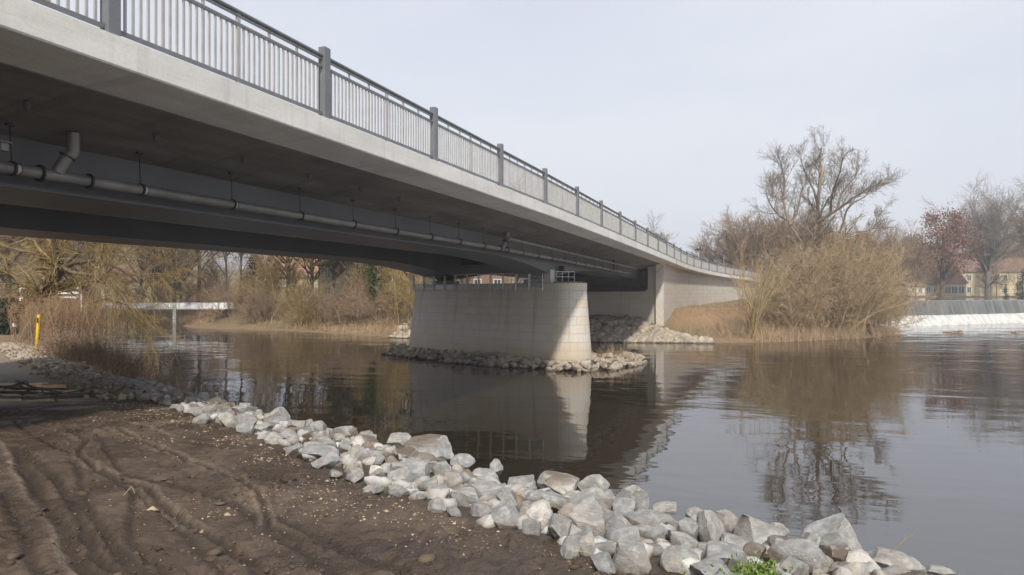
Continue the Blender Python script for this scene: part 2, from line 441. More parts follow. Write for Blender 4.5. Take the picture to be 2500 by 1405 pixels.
abt = empty('bridge_abutment', tuple(BP(T_ABF, 8, -2)), 'sandstone bridge abutment with a curving wing wall on the far bank behind the pier', 'abutment')
DC = 7.75; DI = 9.15
seat = EZ + .22
# front wall below the girder seat, from left (far) to the cheek
P = lambda D, t0=T_ABF: BP(ab(t0, D), D, 0)
mb = MB(); Ds = np.linspace(21, DI, 6); wall(mb, [P(D) for D in Ds], [-.5] * 6, [seat] * 6, 1.2); mb.build('front_wall', M['stone_wall'], abt)
mb = MB(); Ds = np.linspace(DI - .003, DC, 3); tops = [EZ + 2.30 - drop(55), EZ + 2.42 - drop(55), EZ + 2.50 - drop(55)]
vs = []; uv = []
for D, tz in zip((DI - .003, DC + .012), (tops[0], tops[2])):
    p = P(D)
    for q, zz, uu in ((p, -.5, D), (p, tz, D), (BP(ab(T_ABF, D) + 2.4, D, 0), tz, D + 2), (BP(ab(T_ABF, D) + 2.4, D, 0), -.5, D + 2)): vs.append((q[0], q[1], zz)); uv.append((-uu, zz))
mb.add(vs, [(0, 4, 5, 1), (1, 5, 6, 2), (2, 6, 7, 3), (0, 1, 2, 3), (4, 7, 6, 5)], uv); mb.build('cheek_wall', M['stone_wall'], abt)
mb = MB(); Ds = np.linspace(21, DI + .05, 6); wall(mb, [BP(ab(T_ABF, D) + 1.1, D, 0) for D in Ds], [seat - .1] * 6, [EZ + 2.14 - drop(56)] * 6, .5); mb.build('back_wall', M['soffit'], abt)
mb = MB(); tt = list(np.arange(T_ABF + .02, 118, 2.5))
wall(mb, [BP(t, DC, 0) for t in tt][::1], [-.5] * len(tt), [EZ + 2.555 - drop(t) for t in tt], .6); mb.build('wing_wall', M['stone_wall'], abt)
# dark steel trim on the cheek edges and a dark screen along the seat
mb = MB(); mb.bar(P(DI - .05)[:2].tolist() + [seat], P(DI - .05)[:2].tolist() + [EZ + 1.9], .12, .06, (1, 0, 0)); mb.build('steel_trim', M['dark'], abt)
sc_ = MB(); Ds = np.linspace(20.5, DI + .1, 24)
for a, c in zip(Ds, Ds[1:]):
    p, q = P(a), P(c); off = -DV * .04
    sc_.bar((p[0] + off[0], p[1] + off[1], seat + .28), (q[0] + off[0], q[1] + off[1], seat + .28), .02, .03)
    sc_.bar((p[0] + off[0], p[1] + off[1], seat - .12), (q[0] + off[0], q[1] + off[1], seat - .12), .02, .03)
    m_ = (p + q) / 2; sc_.bar((p[0] + off[0], p[1] + off[1], seat - .15), (p[0] + off[0], p[1] + off[1], seat + .3), .03, .03)
    sc_.bar((p[0] + off[0] * .6, p[1] + off[1] * .6, seat + .08), (q[0] + off[0] * .6, q[1] + off[1] * .6, seat + .08), .008, .36)
sc_.build('seat_screen', M['dark'], abt)
# near abutment, just outside the left of the frame
ab2 = empty('bridge_abutment', tuple(BP(T_ABN, 8, -2)), 'near sandstone abutment of the road bridge beside the path, left of the view', 'abutment')
mb = MB(); Ds = np.linspace(7.75, 21, 6); wall(mb, [BP(ab(-1.5, D), D, 0) for D in Ds], [.8] * 6, [EZ + 2.16] * 6, 1.2); mb.build('front_wall', M['stone_wall'], ab2)

# ------------------------------------------------------------------ drain pipe hung under the cantilever
DP = 9.5; HP = 1.65; RP = .083
dp = empty('drain_pipe', tuple(BP(10, DP, HP)), 'long metal drain pipe hung on rods under the edge of the road bridge', 'pipe')
t_clamps = [(.000539 + .00011 * k) * F * DP / .883 - DP * .343 / .939 for k in range(-2, 24)]
t_end = 50.0
for k in range(len(t_clamps)):
    a = t_clamps[k]; b = t_clamps[k + 1] if k + 1 < len(t_clamps) else t_end
    if a > t_end - .5: break
    b = min(b, t_end); sl = .0
    sec = MB(); sec.tube([BP(a + .09, DP, HP), BP(b - .02, DP, HP)], RP, 16); s_ = sec.build('pipe_section', M['pipe'], dp, True)
    cl = MB(); cl.tube([BP(a - .015, DP, HP), BP(a + .02, DP, HP)], RP * 1.22, 16)
    cl.build('collar', M['dark'], dp, True)
    c2 = MB(); c2.tube([BP(a + .03, DP, HP), BP(a + .088, DP, HP)], RP * .86, 14); c2.build('coupling', M['galv'], dp, True)
    top = 2.53 - (DP - 8.0) / 1.9 * .36
    rd = MB(); rd.tube([BP(a, DP, HP + RP * 1.25), BP(a - .03, DP, top - .005)], .008, 6)
    rd.bar(BP(a - .07, DP, top - .02), BP(a + .03, DP, top - .02), .05, .025)
    rd.build('hanger_rod', M['dark'], dp)
def branch(tx, tj):
    """elbowed inlet from the slab at tx down to the main pipe at tj"""
    Db = 9.35; topb = 2.53 - (Db - 8.0) / 1.9 * .36
    p0 = BP(tx, Db, topb - .004); p1 = BP(tx, Db, HP + .42); p3 = BP(tj, DP - .02, HP + .05)
    pts = [p0, BP(tx, Db, HP + .50)] + [p1 * (1 - a) ** 2 + 2 * a * (1 - a) * (p1 + np.array((0, 0, -.12))) + a * a * (p1 + (p3 - p1) * .35) for a in (.25, .5, .75, 1)] + [p3]
    m_ = MB(); m_.tube(pts, .082, 14); o = m_.build('inlet_pipe', M['pipe'], dp, True)
    c = MB(); a = p1 + (p3 - p1) * .35; b = p1 + (p3 - p1) * .39; c.tube([a, b], .115, 14); c.build('collar', M['dark'], o, True)
    c = MB(); a = BP(tj - .25, DP, HP); b = BP(tj - .22, DP, HP); c.tube([a, b], .118, 14); c.build('strap', M['dark'], o, True); c = MB(); a = BP(tj + .5, DP, HP); b = BP(tj + .53, DP, HP); c.tube([a, b], .112, 14); c.build('strap', M['dark'], o, True)
def t_of(x, D): return (F * D / (.939 * (1885 - x)) - .343 * D) / .939
branch(t_of(178, 9.35), t_of(135, DP)); branch(t_of(1238, 9.35), t_of(1225, DP))
# second, thinner pipe close to the slab beyond the second inlet
p2 = MB(); p2.tube([BP(t_of(1238, 9.05), 9.0, 1.98), BP(50, 9.0, 1.98)], .055, 10)
o = p2.build('cable_conduit', M['pipe'], smooth=True); tag(o, 'thin grey conduit running just above the drain pipe towards the far abutment', 'conduit')
b = MB(); b.bar(BP(t_of(1498, 9.2), 9.2, 1.55), BP(t_of(1498, 9.2), 9.2, 2.2), .16, .12, (1, 0, 0)); tag(b.build('junction_box', M['dark']), 'dark box at the far end of the drain pipe near the abutment', 'box')
b = MB(); q = BP(TP + skew(9.9) + .8, 9.72, 0); b.box((q[0], q[1], EZ + 1.15), (.22, .3, .34), -A0); tag(b.build('junction_box', M['dark'], bevel=.01), 'small dark box fixed to the girder above the pier nose', 'box')
b = MB(); q = BP(t_of(2, 9.3), 9.3, 1.87); b.box(q, (.13, .10, .10), -A0); b.box((q[0], q[1], q[2] + .062), (.2, .16, .02), -A0); tag(b.build('junction_box', M['pipe'], bevel=.006), 'grey box above the drain pipe at the left edge of the view', 'box')
for k, x in enumerate((65, 380, 594, 755, 880, 975)):
    D = 8.75; t = t_of(x, D); hs = 2.53 - (D - 8.0) / 1.9 * .36
    m_ = MB(); m_.tube([BP(t, D, hs - .003), BP(t, D, hs - .09)], [.045, .04], 10); m_.tube([BP(t, D, hs - .091), BP(t, D, hs - .12)], .016, 8)
    o = m_.build('drip_spout', M['spout'], smooth=True)
    tag(o, ('dark drip spout in the slab above the left elbow of the drain pipe' if k == 0 else 'small dark drip spout hanging from the underside of the bridge slab'), 'drip spout', 'drip spouts under the bridge slab')
# ------------------------------------------------------------------ terrain
INNER = [(16, -12), (7, -1), (2.6, 3.0), (.96, 4.28), (.49, 4.5), (-.46, 5.37), (-1.24, 6.15), (-2.44, 7.57), (-3.5, 8.8), (-4.48, 9.95),
         (-6.9, 13.05), (-10.0, 17.4), (-16.0, 24.2), (-21.7, 30.7), (-31, 43), (-42, 60), (-55, 78)]
FARB = [(-120, 104), (-70, 100), (-54, 96), (-45, 92), (-39, 84), (-34, 73), (-30, 68.5), (-20.7, 65), (-8.7, 55), (0, 52), (5.5, 50.8), (12.8, 49.6), (17, 49.2), (22.5, 52), (28, 55),
        (31.5, 59), (34.5, 66), (36, 72), (39, 76), (66, 90), (100, 106), (170, 130)]
WEIR = [(33, 70.2), (39, 74.2), (66, 88.2), (100, 104.2), (160, 126)]
def px_ground(x, y, zg=1.8):
    Z = (EZ - zg) * F / (y - HY); return ((x - 1250) / F * Z, Z)
RUTS = [  # (pixel polyline, half width m, depth m, ridge m)
    ([(0, 1074), (28, 1154), (60, 1202), (92, 1234), (124, 1286), (180, 1400)], .05, -.014, .0),
    ([(30, 1090), (60, 1150), (100, 1210), (150, 1290), (210, 1405)], .10, .05, .02),
    ([(36, 1026), (80, 1062), (128, 1090), (180, 1106)], .05, .03, .018),
    ([(64, 1024), (160, 1050), (208, 1074), (196, 1106), (224, 1134), (280, 1166), (360, 1190), (400, 1230), (448, 1278), (516, 1310), (600, 1366), (660, 1405)], .055, .045, .028),
    ([(150, 1040), (200, 1060), (240, 1080)], .04, .03, .015),
    ([(230, 1062), (256, 1086), (280, 1122), (298, 1154)], .04, .03, .018),
    ([(288, 1046), (332, 1074), (400, 1098), (500, 1134), (580, 1166), (620, 1190), (652, 1250), (656, 1278), (720, 1298), (840, 1342), (1000, 1405)], .055, .045, .025),
    ([(620, 1190), (660, 1215), (664, 1250), (740, 1290), (860, 1340), (960, 1375), (1080, 1420)], .045, .035, .018),
    ([(48, 1090), (100, 1130), (160, 1198), (192, 1266), (224, 1310), (248, 1362), (290, 1420)], .06, .045, .02),
    ([(60, 1110), (130, 1170), (200, 1236), (260, 1300), (330, 1380), (370, 1420)], .05, .03, .015),
    ([(176, 1126), (240, 1150), (300, 1180), (380, 1230), (430, 1290), (500, 1350), (560, 1420)], .06, .035, .018),
    ([(330, 1180), (320, 1260), (316, 1314), (360, 1360), (420, 1420)], .05, .028, .012),
    ([(400, 1230), (440, 1262), (476, 1290), (560, 1330), (680, 1400)], .045, .03, .014),
    ([(186, 1130), (196, 1180), (230, 1260), (280, 1330), (320, 1410)], .05, .025, .012),
    ([(300, 1160), (420, 1180), (560, 1230), (700, 1310), (820, 1400)], .08, .018, .01),
    ([(10, 1200), (40, 1270), (80, 1350), (100, 1410)], .06, .03, .012),
    ([(250, 1020), (300, 1026), (360, 1040), (420, 1066)], .05, .0, -.03),
]
PUD = (-9.3, 13.6)
_rs = np.random.RandomState(11)
PRINTS = [(_rs.uniform(-6.5, 1.2), _rs.uniform(3.7, 9.5), _rs.uniform(0, 3.14), _rs.uniform(.018, .04)) for _ in range(260)]
def terrain(x, y, fine=True):
    d, sd = seg_dist(x, y, INNER); s = d * sd
    zg = 1.8 - .6 * smooth(8, 20, y)
    lf = -s
    zg = zg + 1.6 * smooth(9, 22, lf) + 3.0 * smooth(22, 70, lf)
    zn = np.where(s < 0, zg, zg - .10 * np.minimum(s, 1.1) - .72 * np.maximum(s - 1.1, 0))
    zn = np.maximum(zn, -1.6)
    df, sf = seg_dist(x, y, FARB); s2 = -df * sf
    zf = 2.0 * smooth(0, 10, s2) + .05 * np.minimum(s2, 3) * (s2 > 0) + .6 * smooth(12, 40, s2) + 7.0 * smooth(150, 330, y) + 4.0 * smooth(110, 200, y) * smooth(20, -60, x)
    pool = smooth(35, 37.5, x - (y - 74) * .2) * (1 - smooth(112, 126, y - .15 * (x - 40))) * (s2 > 0)
    zf = np.where(pool > .01, zf * (1 - pool) + pool * np.minimum(zf, 1.3), zf)
    emb = smooth(8, 0, np.abs(x - (19 + (y - 72) * .62)) - 9) * smooth(68, 100, y) * smooth(150, 130, y)
    zf = zf + emb * .6
    abm = smooth(14.5, 11.5, x) * smooth(-14, -11, x) * smooth(63, 61, y); zf = np.where(zf > 1.3, zf + abm * (1.3 - zf), zf)
    zf = np.where(s2 > 0, zf, np.maximum(s2 * .45, -1.6))
    z = np.maximum(zn, zf)
    # unevenness
    land = smooth(-.3, .6, z)
    z = z + land * (.16 * fbm(x * .25, y * .25, 3, 4) + .06 * fbm(x * 1.1, y * 1.1, 9, 3)) * smooth(9, 26, np.hypot(x, y))
    if fine:
        RUTM = np.zeros(len(x)); RIDM = np.zeros(len(x)); terrain.masks = (RUTM, RIDM)
        near = (x > -9.4) & (x < 3.6) & (y > 3.2) & (y < 13) & (s < .6)
        X, Y, S = x[near], y[near], s[near]
        wx = .05 * fbm(X * 1.7, Y * 1.7, 21, 3) + .016 * fbm(X * 16, Y * 16, 22, 2); wy = .05 * fbm(X * 1.7, Y * 1.7, 31, 3) + .016 * fbm(X * 16, Y * 16, 32, 2)
        dz = .035 * fbm(X * .7, Y * .7, 41, 3) + .012 * fbm(X * 3., Y * 3., 51, 4)
        rough = np.clip(fbm(X * .8, Y * .8, 77, 3) + .25, 0, 1)
        clod = np.clip(fbm(X * 9, Y * 9, 61, 3) - .12, 0, 1); dz += .11 * clod * rough
        fl = np.clip(fbm(X * 14 + 2 * fbm(X * 5, Y * 5, 8, 2), Y * 20, 63, 3) - .05, 0, .5); dz += .030 * fl * (.35 + rough)
        hol = np.clip(fbm(X * 6, Y * 8, 66, 2) - .22, 0, 1); dz -= .10 * hol
        dz += .006 * fbm(X * 24, Y * 24, 71, 2)
        for pts, w, dep, rid in RUTS:
            P = [px_ground(*p) for p in pts]; dd, _ = seg_dist(X + wx, Y + wy, P)
            amp = (.55 + .9 * (vnoise(X * 2.2, Y * 2.2, 5) + .5)) * .75; w = w * .55
            g1 = np.exp(-(dd / w) ** 2); g2 = np.exp(-((dd - 1.75 * w) / (.65 * w)) ** 2)
            if dep > 0: RUTM[near] = np.maximum(RUTM[near], g1 * amp * 1.9)
            else: RIDM[near] = np.maximum(RIDM[near], g1 * amp * 1.1)
            if rid > .02: RIDM[near] = np.maximum(RIDM[near], g2 * np.clip(vnoise(X * .9, Y * .9, 19) * 2.5, 0, 1))
            dz += amp * (-dep * 1.15 * g1 + rid * .45 * g2 * (.4 + 1.2 * np.abs(vnoise(X * 11, Y * 11, 13) * 2)))
        for (cx, cy, a, dp_) in PRINTS:
            u = (X - cx) * cos(a) + (Y - cy) * sin(a); v = -(X - cx) * sin(a) + (Y - cy) * cos(a)
            e = np.sqrt((u / .13) ** 2 + (v / .05) ** 2)
            m = e < 2.2
            if m.any(): dz[m] += -dp_ * np.exp(-e[m] ** 4) + dp_ * .45 * np.exp(-((e[m] - 1.35) / .3) ** 2)
        dp_ = np.hypot((X - PUD[0]) / 1.6, (Y - PUD[1]) / .9)
        fade = smooth(13, 12, Y) * smooth(-9.4, -8.8, X) * smooth(.6, 0, S) * (1 - .75 * smooth(10.4, 10.9, Y))
        dz = dz * fade
        # a lip of pushed mud where the clean asphalt starts
        dz *= .85; hf = np.abs(fbm(X * 12, Y * 15, 67, 4)); dz -= .022 * np.exp(-(hf / .05) ** 2) * np.clip(rough, .15, .8)
        lip = Y - (10.35 + .05 * fbm(X, Y, 4, 3) - .12 * (X + 7)); dz += .05 * np.exp(-((lip) / .14) ** 2) * smooth(-.2, -.9, S) * fade
        z[near] += dz
    return z, s, s2
def Hs(x, y):
    z, _, _ = terrain(np.array([float(x)]), np.array([float(y)]), False); return float(z[0])
def grow_axis(lo, f0, f1, hi, st, g, mx):
    a = list(np.arange(f0, f1 + st / 2, st)); s = st; v = a[-1]
    while v < hi: s = min(s * g, mx(v) if callable(mx) else mx); v += s; a.append(v)
    s = st; v = a[0]; pre = []
    while v > lo: s = min(s * g, mx(v) if callable(mx) else mx); v -= s; pre.append(v)
    return np.array(pre[::-1] + a)
gx = grow_axis(-420, -8.8, 2.8, 420, .021, 1.09, lambda v: .6 if abs(v) < 70 else 14)
gy = grow_axis(-70, 3.7, 12.6, 620, .021, 1.08, lambda v: .5 if v < 95 else 14)
GX, GY = np.meshgrid(gx, gy); nx, ny = len(gx), len(gy)
fx, fy = GX.ravel(), GY.ravel()
gz, gs, gs2 = terrain(fx, fy); g_rut, g_rid = terrain.masks
idx = np.arange(nx * ny).reshape(ny, nx)
q = np.stack([idx[:-1, :-1], idx[:-1, 1:], idx[1:, 1:], idx[1:, :-1]], -1).reshape(-1, 4)
me = mesh_np('ground', np.stack([fx, fy, gz], 1), q, True)
def attr(name, v):
    a = me.attributes.new(name, 'FLOAT', 'POINT'); a.data.foreach_set('value', np.ascontiguousarray(v, dtype=np.float32))
nearbank = (gs > -60) & (fy < 90) & (gs2 < 0)
w_mud = ((fy < 16) & (gs2 < 0)).astype(float)
lipy = 10.35 - .12 * (fx + 7) + .25 * fbm(fx * 1.3, fy * 1.3, 4, 3)
w_path = smooth(0, .25, fy - lipy) * smooth(-.75, -1.05, gs + .25 * fbm(fx * 1.1, fy * 1.1, 8, 3)) * smooth(-5.6, -5.2, gs) * (gs2 < 0) * smooth(60, 50, fy)
attr('w_rut', np.clip(g_rut, 0, 1)); attr('w_ridge', np.clip(g_rid, 0, 1)); attr('w_mud', w_mud * (1 - smooth(12.5, 15, fy + 1.2 * fbm(fx, fy, 6, 3)))); attr('w_path', w_path)
attr('w_grass', smooth(.02, .2, fbm(fx * .12, fy * .12, 91, 4) + .08) * (gs2 > 2))
attr('w_red', np.exp(-(((fx - 16.5) / 4.0) ** 2 + ((fy - 57) / 4.0) ** 2)))
def m_ground():
    k = N('ground_soil'); P = k.pos
    A = lambda n: (lambda nd: (setattr(nd, 'attribute_name', n), nd.outputs['Fac'])[1])(k.n('ShaderNodeAttribute'))
    a = k.noise(P, .9, 7, .6); b = k.noise(P, 9, 6, .65); c = k.noise(P, 60, 4, .6)
    mud = k.mix(k.ramp(a, .35, .65), (.070, .050, .036), (.125, .092, .067))
    mud = k.mix(k.math('MULTIPLY', k.ramp(b, .45, .7), .55), mud, (.042, .030, .022))
    mud = k.mix(k.math('MULTIPLY', k.ramp(c, .55, .75), .3), mud, (.13, .098, .072))
    wet = k.ramp(k.noise(P, .8, 5, .6), .42, .58)
    mud = k.mix(k.math('MULTIPLY', wet, .7), mud, (.052, .037, .027))
    mud = k.mix(k.math('MULTIPLY', A('w_rut'), .75), mud, (.030, .021, .015)); mud = k.mix(k.math('MULTIPLY', A('w_ridge'), k.ramp(b, .3, .6, .3, .8)), mud, (.23, .18, .135))
    earth = k.mix(k.ramp(b, .3, .7), (.16, .11, .065), (.27, .19, .115))
    earth = k.mix(k.math('MULTIPLY', k.ramp(a, .4, .65), .5), earth, (.13, .1, .05))
    grass = k.mix(k.ramp(b, .3, .7), (.075, .085, .03), (.14, .135, .05))
    earth = k.mix(A('w_grass'), earth, k.mix(.5, earth, grass))
    earth = k.mix(A('w_red'), earth, k.mix(k.ramp(b, .35, .65), (.33, .20, .115), (.24, .15, .085)))
    tar = k.mix(k.ramp(b, .3, .7), (.16, .14, .12), (.235, .21, .18))
    dirt = k.ramp(k.noise(P, 1.1, 6, .7), .43, .57)
    yy = k.sep(P, 1); far = k.ramp(yy, 15.5, 19., 0., 1.)
    tar = k.mix(k.math('MULTIPLY', dirt, k.math('SUBTRACT', .95, k.math('MULTIPLY', far, .8))), tar, (.07, .055, .042))
    col = k.mix(A('w_mud'), earth, mud); col = k.mix(A('w_path'), col, tar)
    r = k.math('SUBTRACT', .88, k.math('MULTIPLY', k.math('MULTIPLY', wet, A('w_mud')), .56))
    h = k.math('ADD', k.math('MULTIPLY', b, 1.0), k.math('MULTIPLY', c, .3))
    h = k.math('ADD', h, k.math('MULTIPLY', k.noise(P, 26, 5, .7), .7))
    return k.fin(col, r, k.bump(h, .9, .035), spec=.4)
ground = link('ground', me, m_ground()); tag(ground, kind='structure')

# river
def m_water(name, still=False):
    k = N(name); k.t.nodes.remove(k.b); P = k.pos
    gx_ = k.map(P, (1, 1, 1), rot=(0, 0, .35))
    w1 = k.noise(k.map(gx_, (.32, .85, 1)), 1.0, 2, .45); w2 = k.noise(k.map(gx_, (.9, 2.3, 1)), 1.0, 2, .5, .5)
    w3 = k.noise(k.map(gx_, (.12, .3, 1)), 1.0, 2, .5); w4 = k.noise(k.map(gx_, (7, 14, 1)), 1, 2, .5)
    calm = k.ramp(k.noise(k.map(P, (.06, .13, 1)), 1, 3), .40, .62, .22, 1.0)
    dist = k.sep(P, 1); far = k.ramp(dist, 10, 45, .6, 1.0)
    h = k.math('ADD', k.math('MULTIPLY', w1, .034), k.math('MULTIPLY', w2, .012))
    h = k.math('ADD', h, k.math('MULTIPLY', w4, .0004))
    h = k.math('MULTIPLY', h, k.math('MULTIPLY', calm, far))
    h = k.math('ADD', h, k.math('MULTIPLY', w3, .018))
    nrm = k.bump(h, 1.0, 1.0 if not still else .15)
    gl = k.n('ShaderNodeBsdfGlossy'); gl.inputs['Roughness'].default_value = .15 if still else .015; gl.inputs['Color'].default_value = (.93, .94, .97, 1); k.l(nrm, gl.inputs['Normal'])
    df = k.n('ShaderNodeBsdfDiffuse'); df.inputs['Color'].default_value = (.026, .0195, .010, 1)
    fr = k.n('ShaderNodeFresnel'); fr.inputs['IOR'].default_value = 2.7; k.l(nrm, fr.inputs['Normal'])
    mx = k.n('ShaderNodeMixShader'); k.l(fr.outputs[0], mx.inputs[0]); k.l(df.outputs[0], mx.inputs[1]); k.l(gl.outputs[0], mx.inputs[2])
    k.l(mx.outputs[0], k.out.inputs['Surface']); return k.m
M['water'] = m_water('river_water')
v = np.array([(-260, -70, 0), (300, -70, 0), (300, 128, 0), (-260, 128, 0)])
tag(link('river_water', mesh_np('river_water', v, np.array([[0, 1, 2, 3]])), M['water']), kind='structure')
# puddle on the path
ang = np.linspace(0, 2 * pi, 48, endpoint=False); rg = np.random.RandomState(3)
pr = 1 + .35 * np.sin(ang * 3 + 1) * .6 + .25 * np.sin(ang * 5 + 2) * .6 + .18 * np.sin(ang * 9)
def puddle(cx, cy, rx, ry, ro, name='puddle'):
    r_ = pr[(np.arange(48) + ro) % 48]
    X = cx + rx * r_ * np.cos(ang); Y = cy + ry * r_ * np.sin(ang)
    z0, _, _ = terrain(X.copy(), Y.copy(), True); z = np.percentile(z0, 60) + .004
    V = np.concatenate([[(cx, cy, z)], np.stack([X, Y, np.full(48, z)], 1)])
    Fq = np.array([[0, 1 + i, 1 + (i + 1) % 48] for i in range(48)])
    tag(link(name, mesh_np(name, V, Fq), M['pud']), kind='structure')
M['pud'] = m_water('puddle_water', True)
puddle(-9.6, 13.7, 1.25, .75, 0); puddle(-11.4, 16.3, 1.3, .7, 17); puddle(-8.3, 12.1, .6, .25, 30)

# upper river behind the weir, and the weir
wv = []
for (x, y) in WEIR: wv.append((x, y + .9, 2.56))
wv += [(190, 150, 2.56), (36, 130, 2.56)]
me = bpy.data.meshes.new('upper_river_water'); me.from_pydata([tuple(p) for p in wv], [], [tuple(range(len(wv)))]); me.update()
tag(link('upper_river_water', me, M['water']), kind='structure')
weir = empty('weir', (50, 80, 0), 'long low weir with a grey curtain of falling water and white foam below', 'weir')
def strip_along(name, prof, mat, n=260, jit=0, parent=weir, seed=0):
    """prof: (offset towards viewer, z) rows swept along the weir line"""
    pts = np.array(WEIR, float); L = np.concatenate([[0], np.cumsum(np.hypot(*np.diff(pts, axis=0).T))])
    t = np.linspace(0, L[-1], n); X = np.interp(t, L, pts[:, 0]); Y = np.interp(t, L, pts[:, 1])
    dx = np.gradient(X); dy = np.gradient(Y); l = np.hypot(dx, dy); nxr, nyr = dy / l, -dx / l
    rs = np.random.RandomState(seed); rows = []; uv = []
    for j, (o, z) in enumerate(prof):
        jj = jit * rs.randn(n); kz = jit * .5 * rs.randn(n)
        if j in (0,): jj *= 0; kz *= 0
        rows.append(np.stack([X + nxr * (o + jj), Y + nyr * (o + jj), np.full(n, z) + kz], 1)); uv.append(np.stack([t, np.full(n, j * .5)], 1))
    V = np.concatenate(rows); U = np.concatenate(uv); fs = []
    for j in range(len(prof) - 1):
        for i in range(n - 1): fs.append((j * n + i, j * n + i + 1, (j + 1) * n + i + 1, (j + 1) * n + i))
    return link(name, mesh_np(name, V, np.array(fs), True, U), mat, parent)
def m_curtain():
    k = N('falling_water'); uv = k.uv()
    a = k.noise(k.map(uv, (2.2, .25, 1)), 1, 5, .7); b = k.noise(k.map(uv, (.25, .2, 1)), 1, 3)
    c = k.mix(k.ramp(a, .42, .68), (.06, .062, .06), (.155, .165, .16)); c = k.mix(k.math('MULTIPLY', k.ramp(b, .4, .6), .4), c, (.17, .17, .15))
    return k.fin(c, .3, k.bump(a, .5, .05))
def m_foam():
    k = N('white_foam'); uv = k.uv(); a = k.noise(k.map(uv, (2.6, .35, 1)), 1.5, 6, .75); z = k.noise(k.pos, 2.5, 5)
    c = k.mix(k.ramp(a, .35, .6), (.27, .28, .27), (.60, .60, .58)); return k.fin(c, .8, k.bump(z, .8, .2))
strip_along('crest_wall', [(-1.2, 1.0), (-1.1, 2.60), (-.2, 2.64), (.0, 2.60)], m_plain('weir_concrete', (.27, .28, .29), .5), 120)
strip_along('water_curtain', [(.004, 2.61), (.10, 2.5), (.28, 1.9), (.54, .98)], m_curtain(), 160)
strip_along('foam', [(.50, 1.0), (.62, 1.06), (.85, .86), (1.1, .55), (1.3, .25), (1.5, .06), (1.8, -.1)], m_foam(), 420, .035, seed=4)

# ------------------------------------------------------------------ rocks
def m_rock(name='granite_rock', far=False):
    k = N(name); o = k.obj(); r = k.math('FRACT', k.math('ADD', k.rnd(), k.n('ShaderNodeNewGeometry').outputs['Random Per Island']))
    oo = k.n('ShaderNodeVectorMath', operation='ADD'); k.l(o, oo.inputs[0]); cx = k.n('ShaderNodeCombineXYZ'); k.l(k.math('MULTIPLY', r, 40.), cx.inputs[0]); k.l(cx.outputs[0], oo.inputs[1]); o = oo.outputs[0]
    a = k.noise(o, 1.5, 8, .68); b = k.noise(o, 12, 6, .7); g = k.noise(o, 45, 2, .5)
    c = k.mix(k.ramp(a, .42, .60), (.36, .355, .345), (.60, .58, .545))
    c = k.mix(k.math('MULTIPLY', k.ramp(b, .46, .62), .7), c, (.30, .31, .325))
    c = k.mix(k.math('MULTIPLY', k.ramp(g, .55, .72), .35), c, (.24, .24, .24))
    tint = k.mix(k.ramp(r, .1, .9), (.84, .87, .9), (1.02, .985, .94)); c = k.mix(.85, c, tint, 'MULTIPLY')
    r2 = k.math('FRACT', k.math('MULTIPLY', r, 7.31)); c = k.mix(k.math('MULTIPLY', k.ramp(r2, .8, .97), .3), c, (.46, .42, .37))
    z = k.math('ADD', k.sep(k.pos, 2), k.math('MULTIPLY', k.math('SUBTRACT', k.noise(k.pos, 4, 3), .5), .22))
    tan = k.math('MULTIPLY', k.ramp(z, 1.77, 1.86, 1., 0.), k.ramp(z, 1.3, 1.5)); rnd3 = k.ramp(k.math('FRACT', k.math('MULTIPLY', r, 3.7)), .35, .8, .1, .85)
    c = k.mix(k.math('MULTIPLY', tan, rnd3), c, (.155, .115, .082))
    c = k.mix(k.ramp(z, .02, .12, .75, 0.), c, (.05, .045, .035))
    if far: c = k.mix(1.0, c, (.80, .70, .58), 'MULTIPLY')
    h = k.math('ADD', k.math('ADD', k.math('MULTIPLY', a, .8), k.math('MULTIPLY', b, .6)), k.math('MULTIPLY', g, .2))
    return k.fin(c, .88, k.bump(h, .85, .04), spec=.2)
M['rock'] = m_rock(); M['rockf'] = m_rock('weathered_rock', True)
import bmesh
def rock_mesh(seed, sub):
    rs = np.random.RandomState(seed); bm = bmesh.new(); bmesh.ops.create_icosphere(bm, subdivisions=sub, radius=1)
    V = np.array([v.co[:] for v in bm.verts]); Fq = np.array([[v.index for v in f.verts] for f in bm.faces]); bm.free()
    W = V * np.array([1, rs.uniform(.75, 1), rs.uniform(.7, .95)])
    for _ in range(rs.randint(11, 17)):
        n = rs.randn(3); n /= np.linalg.norm(n); off = rs.uniform(.40, .72)
        W = W - np.maximum(0, W @ n - off)[:, None] * n
    f = 2.3; nz = fbm(W[:, 0] * f + 3 * W[:, 2], W[:, 1] * f + 5 + 2 * W[:, 2], seed, 3)
    nz2 = fbm(W[:, 0] * 7 + 4 * W[:, 2], W[:, 1] * 7 + 6 * W[:, 2], seed + 5, 3); W = W * (1 + .09 * nz + .045 * nz2)[:, None]
    W -= (W.max(0) + W.min(0)) / 2; W /= (W.max(0) - W.min(0)) / 2     # fills the unit box
    me = mesh_np('rock', W, Fq, True)
    try: me.set_sharp_from_angle(angle=radians(19))
    except Exception: pass
    me.materials.append(M['rock' if sub > 2 else 'rockf']); return me
ROCKS_N = [rock_mesh(100 + i, 4) for i in range(22)]
ROCKS_F = [rock_mesh(300 + i, 2) for i in range(10)]
